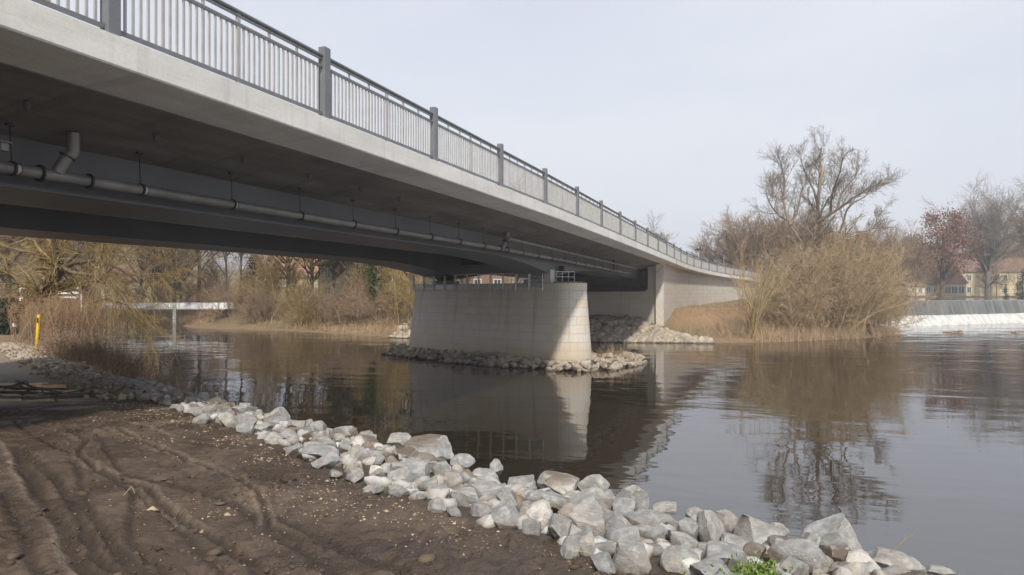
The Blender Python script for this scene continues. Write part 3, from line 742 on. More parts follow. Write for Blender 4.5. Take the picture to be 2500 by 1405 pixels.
HAND = [(1234, 1265, 78, 66), (1300, 1292, 51, 54), (1366, 1298, 54, 78), (1441, 1286, 96, 60), (1516, 1298, 72, 66), (1477, 1340, 72, 36), (1471, 1379, 63, 48), (1393, 1343, 48, 60),
 (1543, 1370, 90, 72), (1603, 1316, 66, 48), (1663, 1373, 96, 66), (1681, 1310, 48, 66), (1735, 1301, 60, 96), (1855, 1301, 108, 84), (1774, 1370, 108, 72), (1948, 1364, 132, 84), (2020, 1310, 120, 90),
 (2176, 1382, 132, 60), (2290, 1397, 72, 24), (1450, 1187, 72, 48), (1543, 1220, 78, 66), (1363, 1190, 96, 66), (1441, 1238, 114, 66), (1522, 1256, 66, 66), (1591, 1277, 108, 48), (1627, 1241, 66, 30),
 (1768, 1274, 66, 54), (1318, 1223, 72, 48), (1192, 1196, 72, 36), (1111, 1178, 54, 48), (1180, 1163, 72, 42), (1045, 1100, 114, 54), (1129, 1127, 60, 30), (1048, 1187, 54, 42), (1138, 1220, 84, 48), (1069, 1238, 48, 36),
 (1213, 1142, 36, 36), (1270, 1184, 78, 36), (1912, 1340, 78, 54), (2038, 1358, 66, 66), (2062, 1391, 72, 30), (1018, 1214, 36, 24), (1798, 1334, 84, 48),
 (840, 1062, 64, 36), (888, 1070, 40, 32), (840, 1092, 36, 32), (876, 1114, 60, 48), (780, 1110, 92, 36), (716, 1098, 52, 24), (704, 1070, 56, 36), (676, 1030, 60, 28), (726, 1042, 44, 28), (772, 1066, 64, 24),
 (600, 1026, 60, 28), (604, 1050, 48, 32), (492, 1026, 44, 28), (524, 1018, 28, 20), (552, 1002, 40, 20), (596, 1002, 44, 20), (916, 1122, 44, 28), (976, 1082, 60, 40), (820, 1158, 32, 20), (864, 1162, 52, 32),
 (912, 1194, 48, 20), (920, 1158, 40, 24), (976, 1170, 60, 56), (976, 1206, 48, 24), (340, 966, 32, 18), (372, 968, 36, 24), (400, 978, 36, 24), (460, 982, 32, 24), (432, 998, 36, 20), (472, 1010, 44, 24),
 (340, 946, 36, 16), (376, 950, 32, 16), (296, 934, 40, 20), (264, 912, 20, 12), (224, 918, 52, 16), (296, 948, 32, 14), (256, 934, 32, 16), (640, 1052, 50, 30), (940, 1092, 48, 30), (1000, 1140, 60, 40), (1080, 1150, 50, 40),
 (1240, 1222, 60, 40), (1170, 1250, 50, 34), (1108, 1254, 40, 26), (1290, 1250, 50, 40), (1400, 1222, 60, 40), (1480, 1215, 40, 34), (1700, 1260, 50, 40), (1640, 1290, 50, 36), (1840, 1350, 60, 40), (1900, 1300, 50, 40),
 (2110, 1370, 60, 40), (1980, 1330, 60, 50), (1600, 1345, 44, 30), (1720, 1345, 50, 34), (1560, 1322, 44, 30)]
HL = {0: 'angular off-white rock tilted over the mud in front of the others, white as chalk', 1: 'small blunt tan rock right of the chalk-white angular rock', 2: 'tall tan rock standing on end beside the brown mud',
 4: 'whitish wedge rock leaning left, low in the middle of the stone edging', 6: 'squat grey rock half sunk in mud away from the rest', 7: 'thin mud-coated slab set apart on the mud side', 8: 'large rock with a brown mud coat near the bottom edge of the view',
 9: 'grey pyramid-shaped rock with a pointed top above the mud', 10: 'broad flat-topped pale rock beside the mud at the bottom of the view', 12: 'tall narrow rock standing upright among the stones', 13: 'big square-shouldered pale rock on the water side, right of the upright one',
 14: 'broad grey rock with green weeds growing at its right side', 15: 'largest pale grey boulder at the bottom of the view right of the green weeds', 16: 'big tilted whitish boulder standing out against the water above the largest boulder',
 17: 'last big pale boulder before the edging sinks below the view on the right', 18: 'small whitish rock farthest right by the calm water', 19: 'rounded grey boulder resting on top of the pile against the dark reflection', 20: 'bulky upright grey boulder at the water edge right of the rounded one',
 21: 'large pointed grey rock left of the rounded boulder', 22: 'big flat-faced dark grey rock below the rounded boulder', 31: 'large smooth grey rock humped above the pile under the pier reflection', 43: 'dark grey overhanging boulder highest in the left half of the edging',
 46: 'bulky rock below the dark overhanging boulder', 47: 'wide flat tan slab lying at the mud edge left of the dark boulder', 41: 'tiny tan stone lying alone on the mud before the edging', 40: 'low flat grey rock between the two last big boulders'}
placed = []       # x, y, radius
rs = np.random.RandomState(17); n_rock = [0]
def tone_word(i): return ('pale grey', 'whitish', 'greyish')[i % 3]
def put_rock(pos, sc, meshes, label, group, rot=None, tilt=.35):
    n_rock[0] += 1; o = bpy.data.objects.new('rock', meshes[rs.randint(len(meshes))]); COL.objects.link(o)
    o.location = pos; o.scale = sc; o.rotation_euler = (rs.uniform(-tilt, tilt), rs.uniform(-tilt, tilt), rs.uniform(-.5, .5) + (pi if rs.rand() < .5 else 0)) if rot is None else rot
    return tag(o, label, 'rock', group)
def zone(px):
    for lim, w in ((420, 'in the shade under the bridge'), (700, 'just out of the bridge shade'), (1000, 'left of the pier reflection'), (1250, 'below the pier reflection'),
                   (1500, 'below the dark bridge reflection'), (1750, 'right of the dark bridge reflection'), (2050, 'near the green weeds'), (9999, 'at the far right end')):
        if px < lim: return w
GRK = 'rocks edging the near bank'
def band(s): return 'on the mud side' if s < .42 else ('in the middle' if s < .9 else 'on the water side')
def lab_rock(size, px, s, fill):
    w = ('small' if size < .19 else 'medium' if size < .28 else 'large')
    return '%s pale rock %s of the edging, %s' % (w, band(s), zone(px))
for i, (cx, cy, w, h) in enumerate(HAND):
    zc = 1.8 + .0
    for _ in range(6):
        Z = (EZ - zc) * F / (cy - HY); X = (cx - 1250) / F * Z; hz = h * Z / F
        zz = max(Hs(X, Z), 1.2); zc = zz + hz * .28
    sx, sz = w * Z / F / 2 * 1.06, hz / 2 * 1.16
    d, sd = seg_dist(np.array([X]), np.array([Z]), INNER); s = float(d[0] * sd[0])
    put_rock((X, Z, zc), (sx, (sx + sz) * .5 * rs.uniform(.85, 1.15), sz), ROCKS_N, HL.get(i) or lab_rock(2 * sx, cx, s, False), GRK, (rs.uniform(-.12, .12), rs.uniform(-.15, .15), rs.uniform(-.3, .3) + (pi if rs.rand() < .5 else 0)))
    placed.append((X, Z, sx, sz))
# chinking between the hand-set ones, following the bank
Lp = np.array(INNER); cum = np.concatenate([[0], np.cumsum(np.hypot(*np.diff(Lp, axis=0).T))])
def bank(a, s):
    x = np.interp(a, cum, Lp[:, 0]); y = np.interp(a, cum, Lp[:, 1]); x2 = np.interp(a + .3, cum, Lp[:, 0]); y2 = np.interp(a + .3, cum, Lp[:, 1])
    dx, dy = x2 - x, y2 - y; l = math.hypot(dx, dy); return x + dy / l * s, y - dx / l * s
a_lo = cum[2] - .6; a_hi = cum[11] + 1.0; nf = 0; tries = 0
while nf < 112 and tries < 9000:
    tries += 1; a = a_lo + (a_hi - a_lo) * rs.rand() ** 1.25; s = rs.uniform(.0, 1.45); x, y = bank(a, s)
    if y < 3.55 or x / y > .72: continue
    r = rs.uniform(.075, .135) * (1.0 if y < 9 else 1.25)
    if any(math.hypot(x - p[0], y - p[1]) < .55 * (r + (p[2] + .3 * p[2]) / 1.3) for p in placed): continue
    z = Hs(x, y) + r * .35
    px = 1250 + x / y * F
    put_rock((x, y, z), (r * rs.uniform(.9, 1.3), r * rs.uniform(.8, 1.2), r * rs.uniform(.6, .95)), ROCKS_N, lab_rock(2 * r, px, s, True), GRK)
    placed.append((x, y, r, r)); nf += 1
# stones of the slope below, the fill under and between the counted rocks
def rock_stuff(name, pts, meshes, label, cat, mt='rock'):
    Vs, Fs, b = [], [], 0
    for (x, y, z, r) in pts:
        m = meshes[rs.randint(len(meshes))]; n = len(m.vertices); co = np.empty(n * 3, np.float32); m.vertices.foreach_get('co', co); co = co.reshape(-1, 3)
        t = np.empty(len(m.loops), np.int32); m.loops.foreach_get('vertex_index', t)
        R = np.array(Matrix.Rotation(rs.uniform(0, 6.28), 3, 'Z') @ Matrix.Rotation(rs.uniform(-.6, .6), 3, 'X'))
        Vs.append((co * (r * rs.uniform(.85, 1.25), r * rs.uniform(.75, 1.1), r * rs.uniform(.6, .95))) @ R.T + (x, y, z)); Fs.append(t.reshape(-1, 3) + b); b += n
    me = mesh_np(name, np.concatenate(Vs), np.concatenate(Fs), False)
    o = link(name, me, M[mt]); return tag(o, label, cat, kind='stuff')
pts = []
for _ in range(2600):
    a = rs.uniform(cum[1], cum[11] + 2); s = rs.uniform(.12, 3.2); x, y = bank(a, s); r = rs.uniform(.08, .17) * (1.3 if s > 1.3 else .8)
    pts.append((x, y, Hs(x, y) + r * (.2 if s > 1.3 else .1), r * (1 if s > 1.3 else .8)))
rock_stuff('riprap', pts, ROCKS_F, 'bed of small stones filling the gaps and covering the slope below the counted rocks of the near bank', 'stones')
# small white stones further along the path, past the bridge
pts = []
for _ in range(1300):
    a = rs.uniform(cum[10] - .5, cum[13] + 1); s = rs.uniform(-.9, .9) * rs.uniform(.5, 1); x, y = bank(a, s); r = rs.uniform(.035, .105); pts.append((x, y, Hs(x, y) + r * .35, r))
rock_stuff('riprap', pts, ROCKS_F, 'strip of small whitish stones beside the path around the yellow post', 'stones', 'rockf')

# rocks round the pier foot
ISL = [(-7.6, 40.6), (-5.6, 38.2), (-3.1, 35.4), (-1.0, 33.6), (.96, 32.2), (2.8, 31.2), (4.6, 31.9), (6.2, 34.2), (7.1, 36), (5, 38), (0, 42.5), (-5, 45)]
def inside(x, y, poly):
    c = False
    for (x0, y0), (x1, y1) in zip(poly, poly[1:] + poly[:1]):
        if (y0 > y) != (y1 > y) and x < (x1 - x0) * (y - y0) / (y1 - y0) + x0: c = not c
    return c
def pier_d(x, y):
    p = np.array([x, y]); t = np.clip(np.dot(p - C0, UP), 0, PL); return np.linalg.norm(p - C0 - UP * t)
front, small, tries = [], [], 0
while len(front) < 96 and tries < 20000:
    tries += 1; x, y = rs.uniform(-7.8, 7.3), rs.uniform(31.0, 42)
    if not inside(x, y, ISL): continue
    dp_ = pier_d(x, y)
    if dp_ < 1.5: continue
    ed = min(float(seg_dist(np.array([x]), np.array([y]), ISL[:9])[0][0]), 2); r = rs.uniform(.13, .25)
    if ed > 1.4: continue
    if any(math.hypot(x - p[0], y - p[1]) < .72 * (r + p[3]) for p in front): continue
    front.append((x, y, .02 + .30 * min(ed, 1.2) + r * .1, r))
def nearest_word(x, y):
    px = 1250 + x / y * F
    return ('on the shaded left tip of the heap around the pier' if px < 1010 else 'in shade before the left half of the pier foot' if px < 1200 else 'at the water before the middle of the pier foot' if px < 1330
            else 'in sun below the pier nose' if px < 1450 else 'on the sunny spit right of the pier nose')
for (x, y, z, r) in front:
    put_rock((x, y, z), (r * rs.uniform(.95, 1.25), r, r * rs.uniform(.6, .9)), ROCKS_F, '%s rock %s' % ('small' if r < .17 else 'medium' if r < .21 else 'big', nearest_word(x, y)), 'rocks around the pier foot')
pts = []
for _ in range(1700):
    x, y = rs.uniform(-7.8, 7.3), rs.uniform(31.0, 45)
    if inside(x, y, ISL) and pier_d(x, y) > 1.25:
        ed = min(float(seg_dist(np.array([x]), np.array([y]), ISL)[0][0]), 2); pts.append((x, y, -.04 + .24 * min(ed, 1.4), rs.uniform(.08, .19)))
rock_stuff('riprap', pts, ROCKS_F, 'smaller stones filling the heap around the foot of the bridge pier', 'stones', 'rockf')
# rock slope in front of the far abutment
pts = []
u_skip = rs.rand
wl = [(-12, 57.6), (-8.7, 55), (0, 52), (5.5, 50.8), (12.8, 49.6), (15.4, 49.4)]
for _ in range(2600):
    t = rs.rand(); X = -9.5 + 23.2 * t
    yl = np.interp(X, [p[0] for p in wl], [p[1] for p in wl]); top = 8.5 if X < 10.6 else max(.5, 4.4 - (X - 10.6) * 1.5)
    if X < -7.6 and u_skip() > .35: continue
    u = -.3 + (top + .3) * rs.rand() ** 1.5
    r = rs.uniform(.18, .42) * (1 if X > 4 else .85); pts.append((X, yl + u, max(Hs(X, yl + u), 0) + r * .12, r))
rock_stuff('riprap', pts, ROCKS_F, 'slope of pale broken stones between the water and the far bridge abutment', 'stones', 'rockf')
# ------------------------------------------------------------------ trees and plants
def unit(v): return v / np.maximum(np.linalg.norm(v, axis=-1, keepdims=True), 1e-9)
def resample(pts, K):
    pts = np.array(pts, float); L = np.concatenate([[0], np.cumsum(np.linalg.norm(np.diff(pts, axis=0), axis=1))])
    t = np.linspace(0, L[-1], K); return np.stack([np.interp(t, L, pts[:, i]) for i in range(3)], 1)
def spawn(P, R, rng, n, u0=.25, u1=1., ang=.7, angj=.2, lf=.6, lj=.2, K=6, up=.08, jit=.12, rr=.6, rmin=.01, tip=.35, dec=.5, out=None):
    """n side shoots on every polyline of P (N,Kp,3)"""
    Nn, Kp = P.shape[:2]
    u = u0 + (u1 - u0) * ((np.arange(n) + rng.rand(Nn, n)) / n)
    f = np.clip(u * (Kp - 1), 0, Kp - 1.001); i = f.astype(int); fr = (f - i)[..., None]; row = np.arange(Nn)[:, None]
    pos = P[row, i] * (1 - fr) + P[row, i + 1] * fr; T = unit(P[row, i + 1] - P[row, i])
    rad = R[row, i] * (1 - fr[..., 0]) + R[row, i + 1] * fr[..., 0]
    Lp = np.linalg.norm(np.diff(P, axis=1), axis=2).sum(1)[:, None]
    L = Lp * lf * (1 - dec * u) * np.clip(1 + lj * rng.randn(Nn, n), .4, 1.8)
    rv = rng.randn(Nn, n, 3); pr = unit(rv - (rv * T).sum(-1, keepdims=True) * T)
    a = (ang + angj * rng.randn(Nn, n))[..., None]
    d = unit(np.cos(a) * T + np.sin(a) * pr)
    d = d.reshape(-1, 3); pos = pos.reshape(-1, 3); L = L.ravel(); M_ = len(d)
    Q = np.empty((M_, K, 3)); Q[:, 0] = pos
    for k in range(1, K):
        d = unit(d + np.array([0, 0, up]) + jit * rng.randn(M_, 3)); Q[:, k] = Q[:, k - 1] + d * (L / (K - 1))[:, None]
    r0 = np.maximum(rad.ravel() * rr, rmin)
    return Q, r0[:, None] * np.linspace(1, tip, K)[None]
def tubes(P, R, sides):
    n, K = P.shape[:2]; T = np.empty_like(P); T[:, 1:-1] = P[:, 2:] - P[:, :-2]; T[:, 0] = P[:, 1] - P[:, 0]; T[:, -1] = P[:, -1] - P[:, -2]; T = unit(T)
    ref = np.where(np.abs(T[:, :1, 2:3]) > .9, np.array([1., 0, 0]), np.array([0, 0, 1.]))
    A = unit(np.cross(T, np.broadcast_to(ref, T.shape))); B = np.cross(T, A)
    th = np.arange(sides) * 2 * pi / sides
    V = P[:, :, None] + R[:, :, None, None] * (A[:, :, None] * np.cos(th)[:, None] + B[:, :, None] * np.sin(th)[:, None])
    b = (np.arange(n)[:, None, None] * K + np.arange(K - 1)[None, :, None]) * sides; j = np.arange(sides)[None, None]; j2 = (j + 1) % sides
    Fq = np.stack([b + j, b + j2, b + sides + j2, b + sides + j], -1).reshape(-1, 4)
    return V.reshape(-1, 3), Fq
def join(parts):
    Vs, Fs, b = [], [], 0
    for V, Fq in parts: Vs.append(V); Fs.append(Fq + b); b += len(V)
    return np.concatenate(Vs), np.concatenate(Fs)
def m_bark(name, lo, hi):
    k = N(name); o = k.pos; a = k.noise(k.map(o, (3, 3, .8)), 2, 5, .65); b = k.noise(o, .35, 3)
    c = k.mix(k.ramp(a, .35, .65), lo, hi); c = k.mix(k.math('MULTIPLY', k.ramp(b, .4, .65), .4), c, tuple(x * .7 for x in hi)); isl = k.n('ShaderNodeNewGeometry').outputs['Random Per Island']; c = k.mix(k.ramp(isl, .35, 1., 0., .62), c, (lo[0] * .42, lo[1] * .40, lo[2] * .40)); c = k.mix(k.ramp(isl, .0, .14, .4, 0.), c, tuple(min(1, x * 1.35) for x in hi))
    return k.fin(c, .9, spec=.15)
BK = {'grey': m_bark('grey_bark', (.13, .115, .10), (.22, .20, .175)), 'dark': m_bark('dark_bark', (.07, .058, .048), (.12, .10, .085)), 'brown': m_bark('brown_bark', (.13, .095, .065), (.20, .15, .105)),
      'tan': m_bark('tan_bark', (.24, .19, .14), (.36, .29, .22)), 'pale': m_bark('pale_bark', (.33, .30, .26), (.46, .43, .38))}
TW = {'grey': m_bark('grey_twigs', (.22, .185, .15), (.32, .275, .22)), 'brown': m_bark('brown_twigs', (.23, .165, .11), (.34, .25, .165)), 'ochre': m_bark('ochre_twigs', (.33, .225, .10), (.48, .34, .155)),
      'willow': m_bark('willow_rods', (.34, .25, .15), (.50, .385, .235)), 'straw': m_bark('dry_straw', (.34, .24, .15), (.50, .37, .24)), 'red': m_bark('copper_leaves', (.17, .085, .055), (.27, .15, .10)), 'dark': m_bark('dark_twigs', (.10, .08, .06), (.15, .12, .09)),
      'olive': m_bark('olive_twigs', (.25, .18, .08), (.36, .27, .125)), 'orange': m_bark('orange_rods', (.34, .22, .125), (.50, .345, .21)), 'rust': m_bark('dry_dock', (.25, .175, .12), (.40, .29, .20)),
      'conifer': m_bark('conifer_needles', (.018, .032, .018), (.045, .065, .035)), 'ivy': m_bark('ivy_leaves', (.035, .06, .018), (.08, .12, .035)), 'green': m_bark('fresh_leaves', (.10, .17, .035), (.18, .27, .06))}
def quads(C, size, rng, flat=0.):
    """small randomly turned leaf quads at points C"""
    n = len(C); a = unit(rng.randn(n, 3)); b = rng.randn(n, 3); b = unit(b - (b * a).sum(1, keepdims=True) * a)
    s = (size * rng.uniform(.6, 1.4, n))[:, None]; a = a * s; b = b * s * .6
    V = np.stack([C - a, C + b, C + a, C - b], 1).reshape(-1, 3); return V, np.arange(4 * n).reshape(-1, 4)
def tree_from(name, limbs, rng, plan, bark, twig, label, group=None, sides=7, extra=None, loc=None, cat='tree'):
    """limbs: list of (points, r0, r1); plan: kwargs for each further level; the last level is the crown of twigs"""
    K = 12; P = np.stack([resample(p, K) for p, _, _ in limbs]); R = np.stack([np.linspace(a, b, K) for _, a, b in limbs])
    root = np.array(limbs[0][0][0], float) if loc is None else np.array(loc, float)
    wood = [tubes(P, R, sides)]; tw = []; cp, cr = P, R; allP = [(P, R)]
    for li, kw in enumerate(plan):
        kw = dict(kw); src = kw.pop('src', None); wd = kw.pop('wood', False)
        if src is not None: cp, cr = allP[src]
        cp, cr = spawn(cp, cr, rng, **kw); allP.append((cp, cr)); (wood if wd else tw).append(tubes(cp, cr, 5 if wd else 3))
    V, Fq = join(wood); mt = mesh_np('trunk', V - root, Fq, True); V, Fq = join(tw); mc = mesh_np('crown', V - root, Fq, False)
    mt.materials.append(bark); mc.materials.append(twig)
    e = empty(name, tuple(root), label, cat, group)
    for nm, m_ in (('trunk', mt), ('crown', mc)):
        o = bpy.data.objects.new(nm, m_); COL.objects.link(o); o.parent = e
    if extra is not None:
        V, Fq, mat, nm = extra; m_ = mesh_np(nm, V - root, Fq); m_.materials.append(mat); o = bpy.data.objects.new(nm, m_); COL.objects.link(o); o.parent = e
    return e, allP
def copy_tree(e, loc, sc, rz, label, twig=None, bark=None, group=None):
    c = e.copy(); COL.objects.link(c); c.location = loc; c.scale = sc if hasattr(sc, '__len__') else (sc, sc, sc); c.rotation_euler = (0, 0, rz); c['label'] = label
    if group: c['group'] = group
    elif 'group' in c: del c['group']
    for ch in list(e.children):
        d = ch.copy(); COL.objects.link(d); d.parent = c
        mm = twig if ch.name.startswith('crown') else bark if ch.name.startswith('trunk') else None
        if mm is not None: d.material_slots[0].link = 'OBJECT'; d.material_slots[0].material = mm
    return c
def pxl(pts, Z, rng=None, dz=0):
    """pixel polyline at depth Z; dz = spread in depth towards the tip"""
    o = []; s = (rng.uniform(-1, 1) * dz) if rng is not None else dz
    for i, (x, y) in enumerate(pts): o.append(at(x, y, Z + s * i / max(1, len(pts) - 1)))
    return o

# -- the big bare tree on the far bank, its limbs as they stand
rg = np.random.RandomState(1)
ZT = 58.0; r = 17.0 / 510
L = [(pxl([(1952, 790), (1955, 720), (1962, 660), (1972, 610), (1984, 560), (1996, 505)], ZT, None, 0), .34, .22),
     (pxl([(1996, 505), (1997, 460), (2003, 425), (2010, 385), (2000, 350), (2006, 325)], ZT, rg, 2), .2, .04),
     (pxl([(1996, 480), (1985, 440), (1968, 410), (1955, 380), (1945, 350)], ZT, rg, 4), .12, .03),
     (pxl([(1990, 535), (2020, 515), (2052, 496), (2080, 478), (2100, 462), (2140, 440), (2172, 425)], ZT, rg, 5), .18, .03),
     (pxl([(2052, 496), (2062, 460), (2080, 430), (2105, 405), (2118, 370)], ZT + 1, rg, 5), .11, .03),
     (pxl([(2035, 505), (2036, 470), (2045, 430), (2062, 390), (2070, 350)], ZT - 1, rg, 5), .11, .03),
     (pxl([(2060, 560), (2072, 530), (2078, 500), (2100, 475), (2132, 462), (2150, 435)], ZT + 2, rg, 3), .12, .03),
     (pxl([(1975, 640), (1962, 610), (1950, 585), (1932, 560), (1915, 535), (1910, 525), (1885, 512), (1868, 495), (1852, 470), (1845, 440)], ZT + .5, rg, -2), .2, .03),
     (pxl([(1910, 525), (1902, 495), (1896, 460), (1902, 420), (1893, 380), (1884, 350)], ZT + .2, rg, 3), .14, .03),
     (pxl([(1918, 535), (1935, 510), (1942, 480), (1948, 450), (1960, 420)], ZT + .5, rg, 3), .1, .03),
     (pxl([(1885, 512), (1880, 480), (1875, 450), (1880, 410)], ZT - 1, rg, 3), .07, .025),
     (pxl([(2066, 590), (2085, 570), (2110, 555), (2140, 556), (2160, 545), (2175, 510)], ZT + 1.5, rg, 3), .09, .02),
     (pxl([(2110, 555), (2150, 565), (2158, 590), (2145, 610), (2125, 620)], ZT + 1.5, rg, 3), .06, .02)]
L = [([np.array([(p[0] - at(1996, 0, p[1])[0]) * .84 + at(1996, 0, p[1])[0], p[1], p[2] if p[2] < 6 else 6 + (p[2] - 6) * .88]) for p in P_], a_ * .82, b_) for P_, a_, b_ in L]
tree_from('bare_tree', L, rg, [dict(n=10, u0=.2, ang=.66, lf=.44, dec=.42, K=7, up=.10, jit=.15, rr=.42, rmin=.022, tip=.5), dict(n=7, u0=.15, ang=.65, lf=.55, dec=.35, K=6, up=.07, jit=.13, rr=.5, rmin=.011, tip=.6),
     dict(n=5, u0=.15, ang=.65, lf=.62, dec=.3, K=5, up=.05, jit=.14, rr=.65, rmin=.008, tip=.6), dict(n=3, u0=.2, ang=.5, lf=.7, dec=.3, K=4, up=.03, jit=.14, rr=.8, rmin=.0065, tip=.7)],
     BK['tan'], TW['grey'], 'tallest bare tree on the far bank with a forked pale trunk and wide fine crown')

def stems(name, base_pts, rng, n0, H, spread, lean, plan, bark, twig, label, r0=.03, K=8, up=-.05, group=None, jit=.06, cat='shrub', wood=0):
    """many-stemmed shrub: rods fanning out of one or several bases"""
    B = np.array(base_pts, float); c = B[rng.randint(len(B), size=n0)] + rng.randn(n0, 3) * np.array([spread, spread, 0])
    a = rng.uniform(0, 2 * pi, n0); tl = np.abs(lean * rng.randn(n0)) + .05
    d = np.stack([np.cos(a) * np.sin(tl), np.sin(a) * np.sin(tl), np.cos(tl)], 1); Ls = H * rng.uniform(.55, 1.1, n0)
    P = np.empty((n0, K, 3)); P[:, 0] = c
    for k in range(1, K):
        d = unit(d + np.array([0, 0, up]) + jit * rng.randn(n0, 3)); P[:, k] = P[:, k - 1] + d * (Ls / (K - 1))[:, None]
    R = (r0 * rng.uniform(.5, 1.7, n0))[:, None] * np.linspace(1, .3, K)[None]
    root = B.mean(0); tw = []; wd = [tubes(P, R, 5)]; cp, cr = P, R
    for i, kw in enumerate(plan): cp, cr = spawn(cp, cr, rng, **kw); tw.append(tubes(cp, cr, 3))
    e = empty(name, tuple(root), label, cat, group)
    for nm, prt, mt in (('stems', wd, bark), ('crown', tw, twig)):
        V, Fq = join(prt); m_ = mesh_np(nm, V - root, Fq); m_.materials.append(mt); o = bpy.data.objects.new(nm, m_); COL.objects.link(o); o.parent = e
    return e
def G(px, Z): x = (px - 1250) / F * Z; return np.array([x, Z, max(Hs(x, Z), 0) - .05])

rg = np.random.RandomState(2)
# ochre tree standing behind the big bare tree
b = G(2040, 63)
L = [([b, b + (0, 0, 3), b + (.3, .3, 6.2)], .28, .12)]
for k in range(16):
    a = rg.uniform(0, 6.28); h = rg.uniform(1.5, 4.8); s = rg.uniform(1.0, 2.9); L.append(([b + (0, 0, h), b + (cos(a) * s * .6, sin(a) * s * .6, h + 2.0), b + (cos(a) * s, sin(a) * s, h + rg.uniform(3.4, 5.6))], .12, .03))
tree_from('willow_tree', L, rg, [dict(n=9, u0=.2, ang=.6, lf=.5, K=6, up=.08, rr=.5, rmin=.03, wood=True), dict(n=8, u0=.15, ang=.6, lf=.5, K=5, up=.05, rr=.5, rmin=.014), dict(n=7, u0=.1, ang=.6, lf=.6, K=4, up=0, jit=.2, rr=.6, rmin=.011, tip=.6)],
     BK['brown'], TW['ochre'], 'dense ochre willow tree close behind the tallest bare tree')
b = G(1950, 66)
L = [([b, b + (0, 0, 3), b + (-.3, .3, 6.5)], .22, .1)]
for k in range(7):
    a = rg.uniform(0, 6.28); h = rg.uniform(2, 5); s = rg.uniform(1.0, 2.4); L.append(([b + (0, 0, h), b + (cos(a) * s * .6, sin(a) * s * .6, h + 1.6), b + (cos(a) * s, sin(a) * s, h + rg.uniform(2.6, 4.2))], .1, .03))
tree_from('bare_tree', L, rg, [dict(n=8, u0=.2, ang=.6, lf=.5, K=6, up=.08, rr=.5, rmin=.025, wood=True), dict(n=7, u0=.15, ang=.6, lf=.5, K=5, up=.05, rr=.5, rmin=.014), dict(n=5, u0=.1, ang=.6, lf=.6, K=4, up=0, jit=.2, rr=.6, rmin=.011, tip=.6)],
     BK['brown'], TW['brown'], 'short brown bare tree left of the ochre willow, under the forked limb')
# willow scrub along the island bank, from the abutment to the weir
WP = [dict(n=8, u0=.2, ang=.6, lf=.5, dec=.4, K=6, up=.04, jit=.16, rr=.5, rmin=.011), dict(n=7, u0=.12, ang=.65, lf=.6, dec=.3, K=5, up=.02, jit=.2, rr=.7, rmin=.0085, tip=.6), dict(n=2, u0=.2, ang=.6, lf=.7, dec=.3, K=4, up=-.02, jit=.22, rr=.8, rmin=.0075, tip=.7)]
S = [(1835, 51.2, 36, 7.2, .22, .26, 'willow', 'tall slender willow shrub in front of the curving wing wall, green-yellow stems at its foot'),
     (1935, 53.5, 40, 3.8, .4, .38, 'willow', 'low willow shrub filling the gap right of the tall slender one'),
     (1965, 55.5, 80, 5.7, .6, .42, 'willow', 'broad sandy willow shrub under the tallest bare tree'),
     (2035, 56.5, 80, 6.3, .8, .42, 'willow', 'sandy willow shrub in the middle of the island scrub below the ochre tree'),
     (2090, 58.5, 80, 6.0, .8, .42, 'willow', 'sandy willow shrub arching over the water towards the weir'),
     (2135, 61, 70, 4.0, .7, .5, 'willow', 'lowest rightmost willow shrub of the island, in front of the weir'),
     (1990, 62, 70, 6.6, .9, .4, 'brown', 'brown brush standing behind the broad sandy willow shrub'),
     (2075, 66, 70, 6.0, .9, .4, 'ochre', 'upper ochre brush rising behind the arching willow shrub'),
     (1940, 68, 40, 4.4, .7, .4, 'brown', 'brown brush growing beside the far end of the bridge railing')]
for i, (px, Z, n0, H, spr, lean, c, lab) in enumerate(S):
    rg = np.random.RandomState(30 + i); b = G(px, Z)
    bs = [b + (dx, dy, 0) for dx, dy in ((0, 0), (-.6, .3), (.7, .2), (.2, .8))] if i else [b, b + (.2, .2, 0)]
    stems('willow_shrub', bs, rg, int(n0 * .75), H, spr, lean, WP if i else [dict(n=6, u0=.25, ang=.5, lf=.42, dec=.4, K=6, up=.05, jit=.14, rr=.5, rmin=.009), dict(n=5, u0=.15, ang=.55, lf=.5, dec=.3, K=4, up=.02, jit=.18, rr=.7, rmin=.0065, tip=.6)], TW['olive'] if i == 0 else TW['willow'], TW[c], lab, .026, up=-.02 if i else .01, jit=.11, group='willow scrub on the far bank')
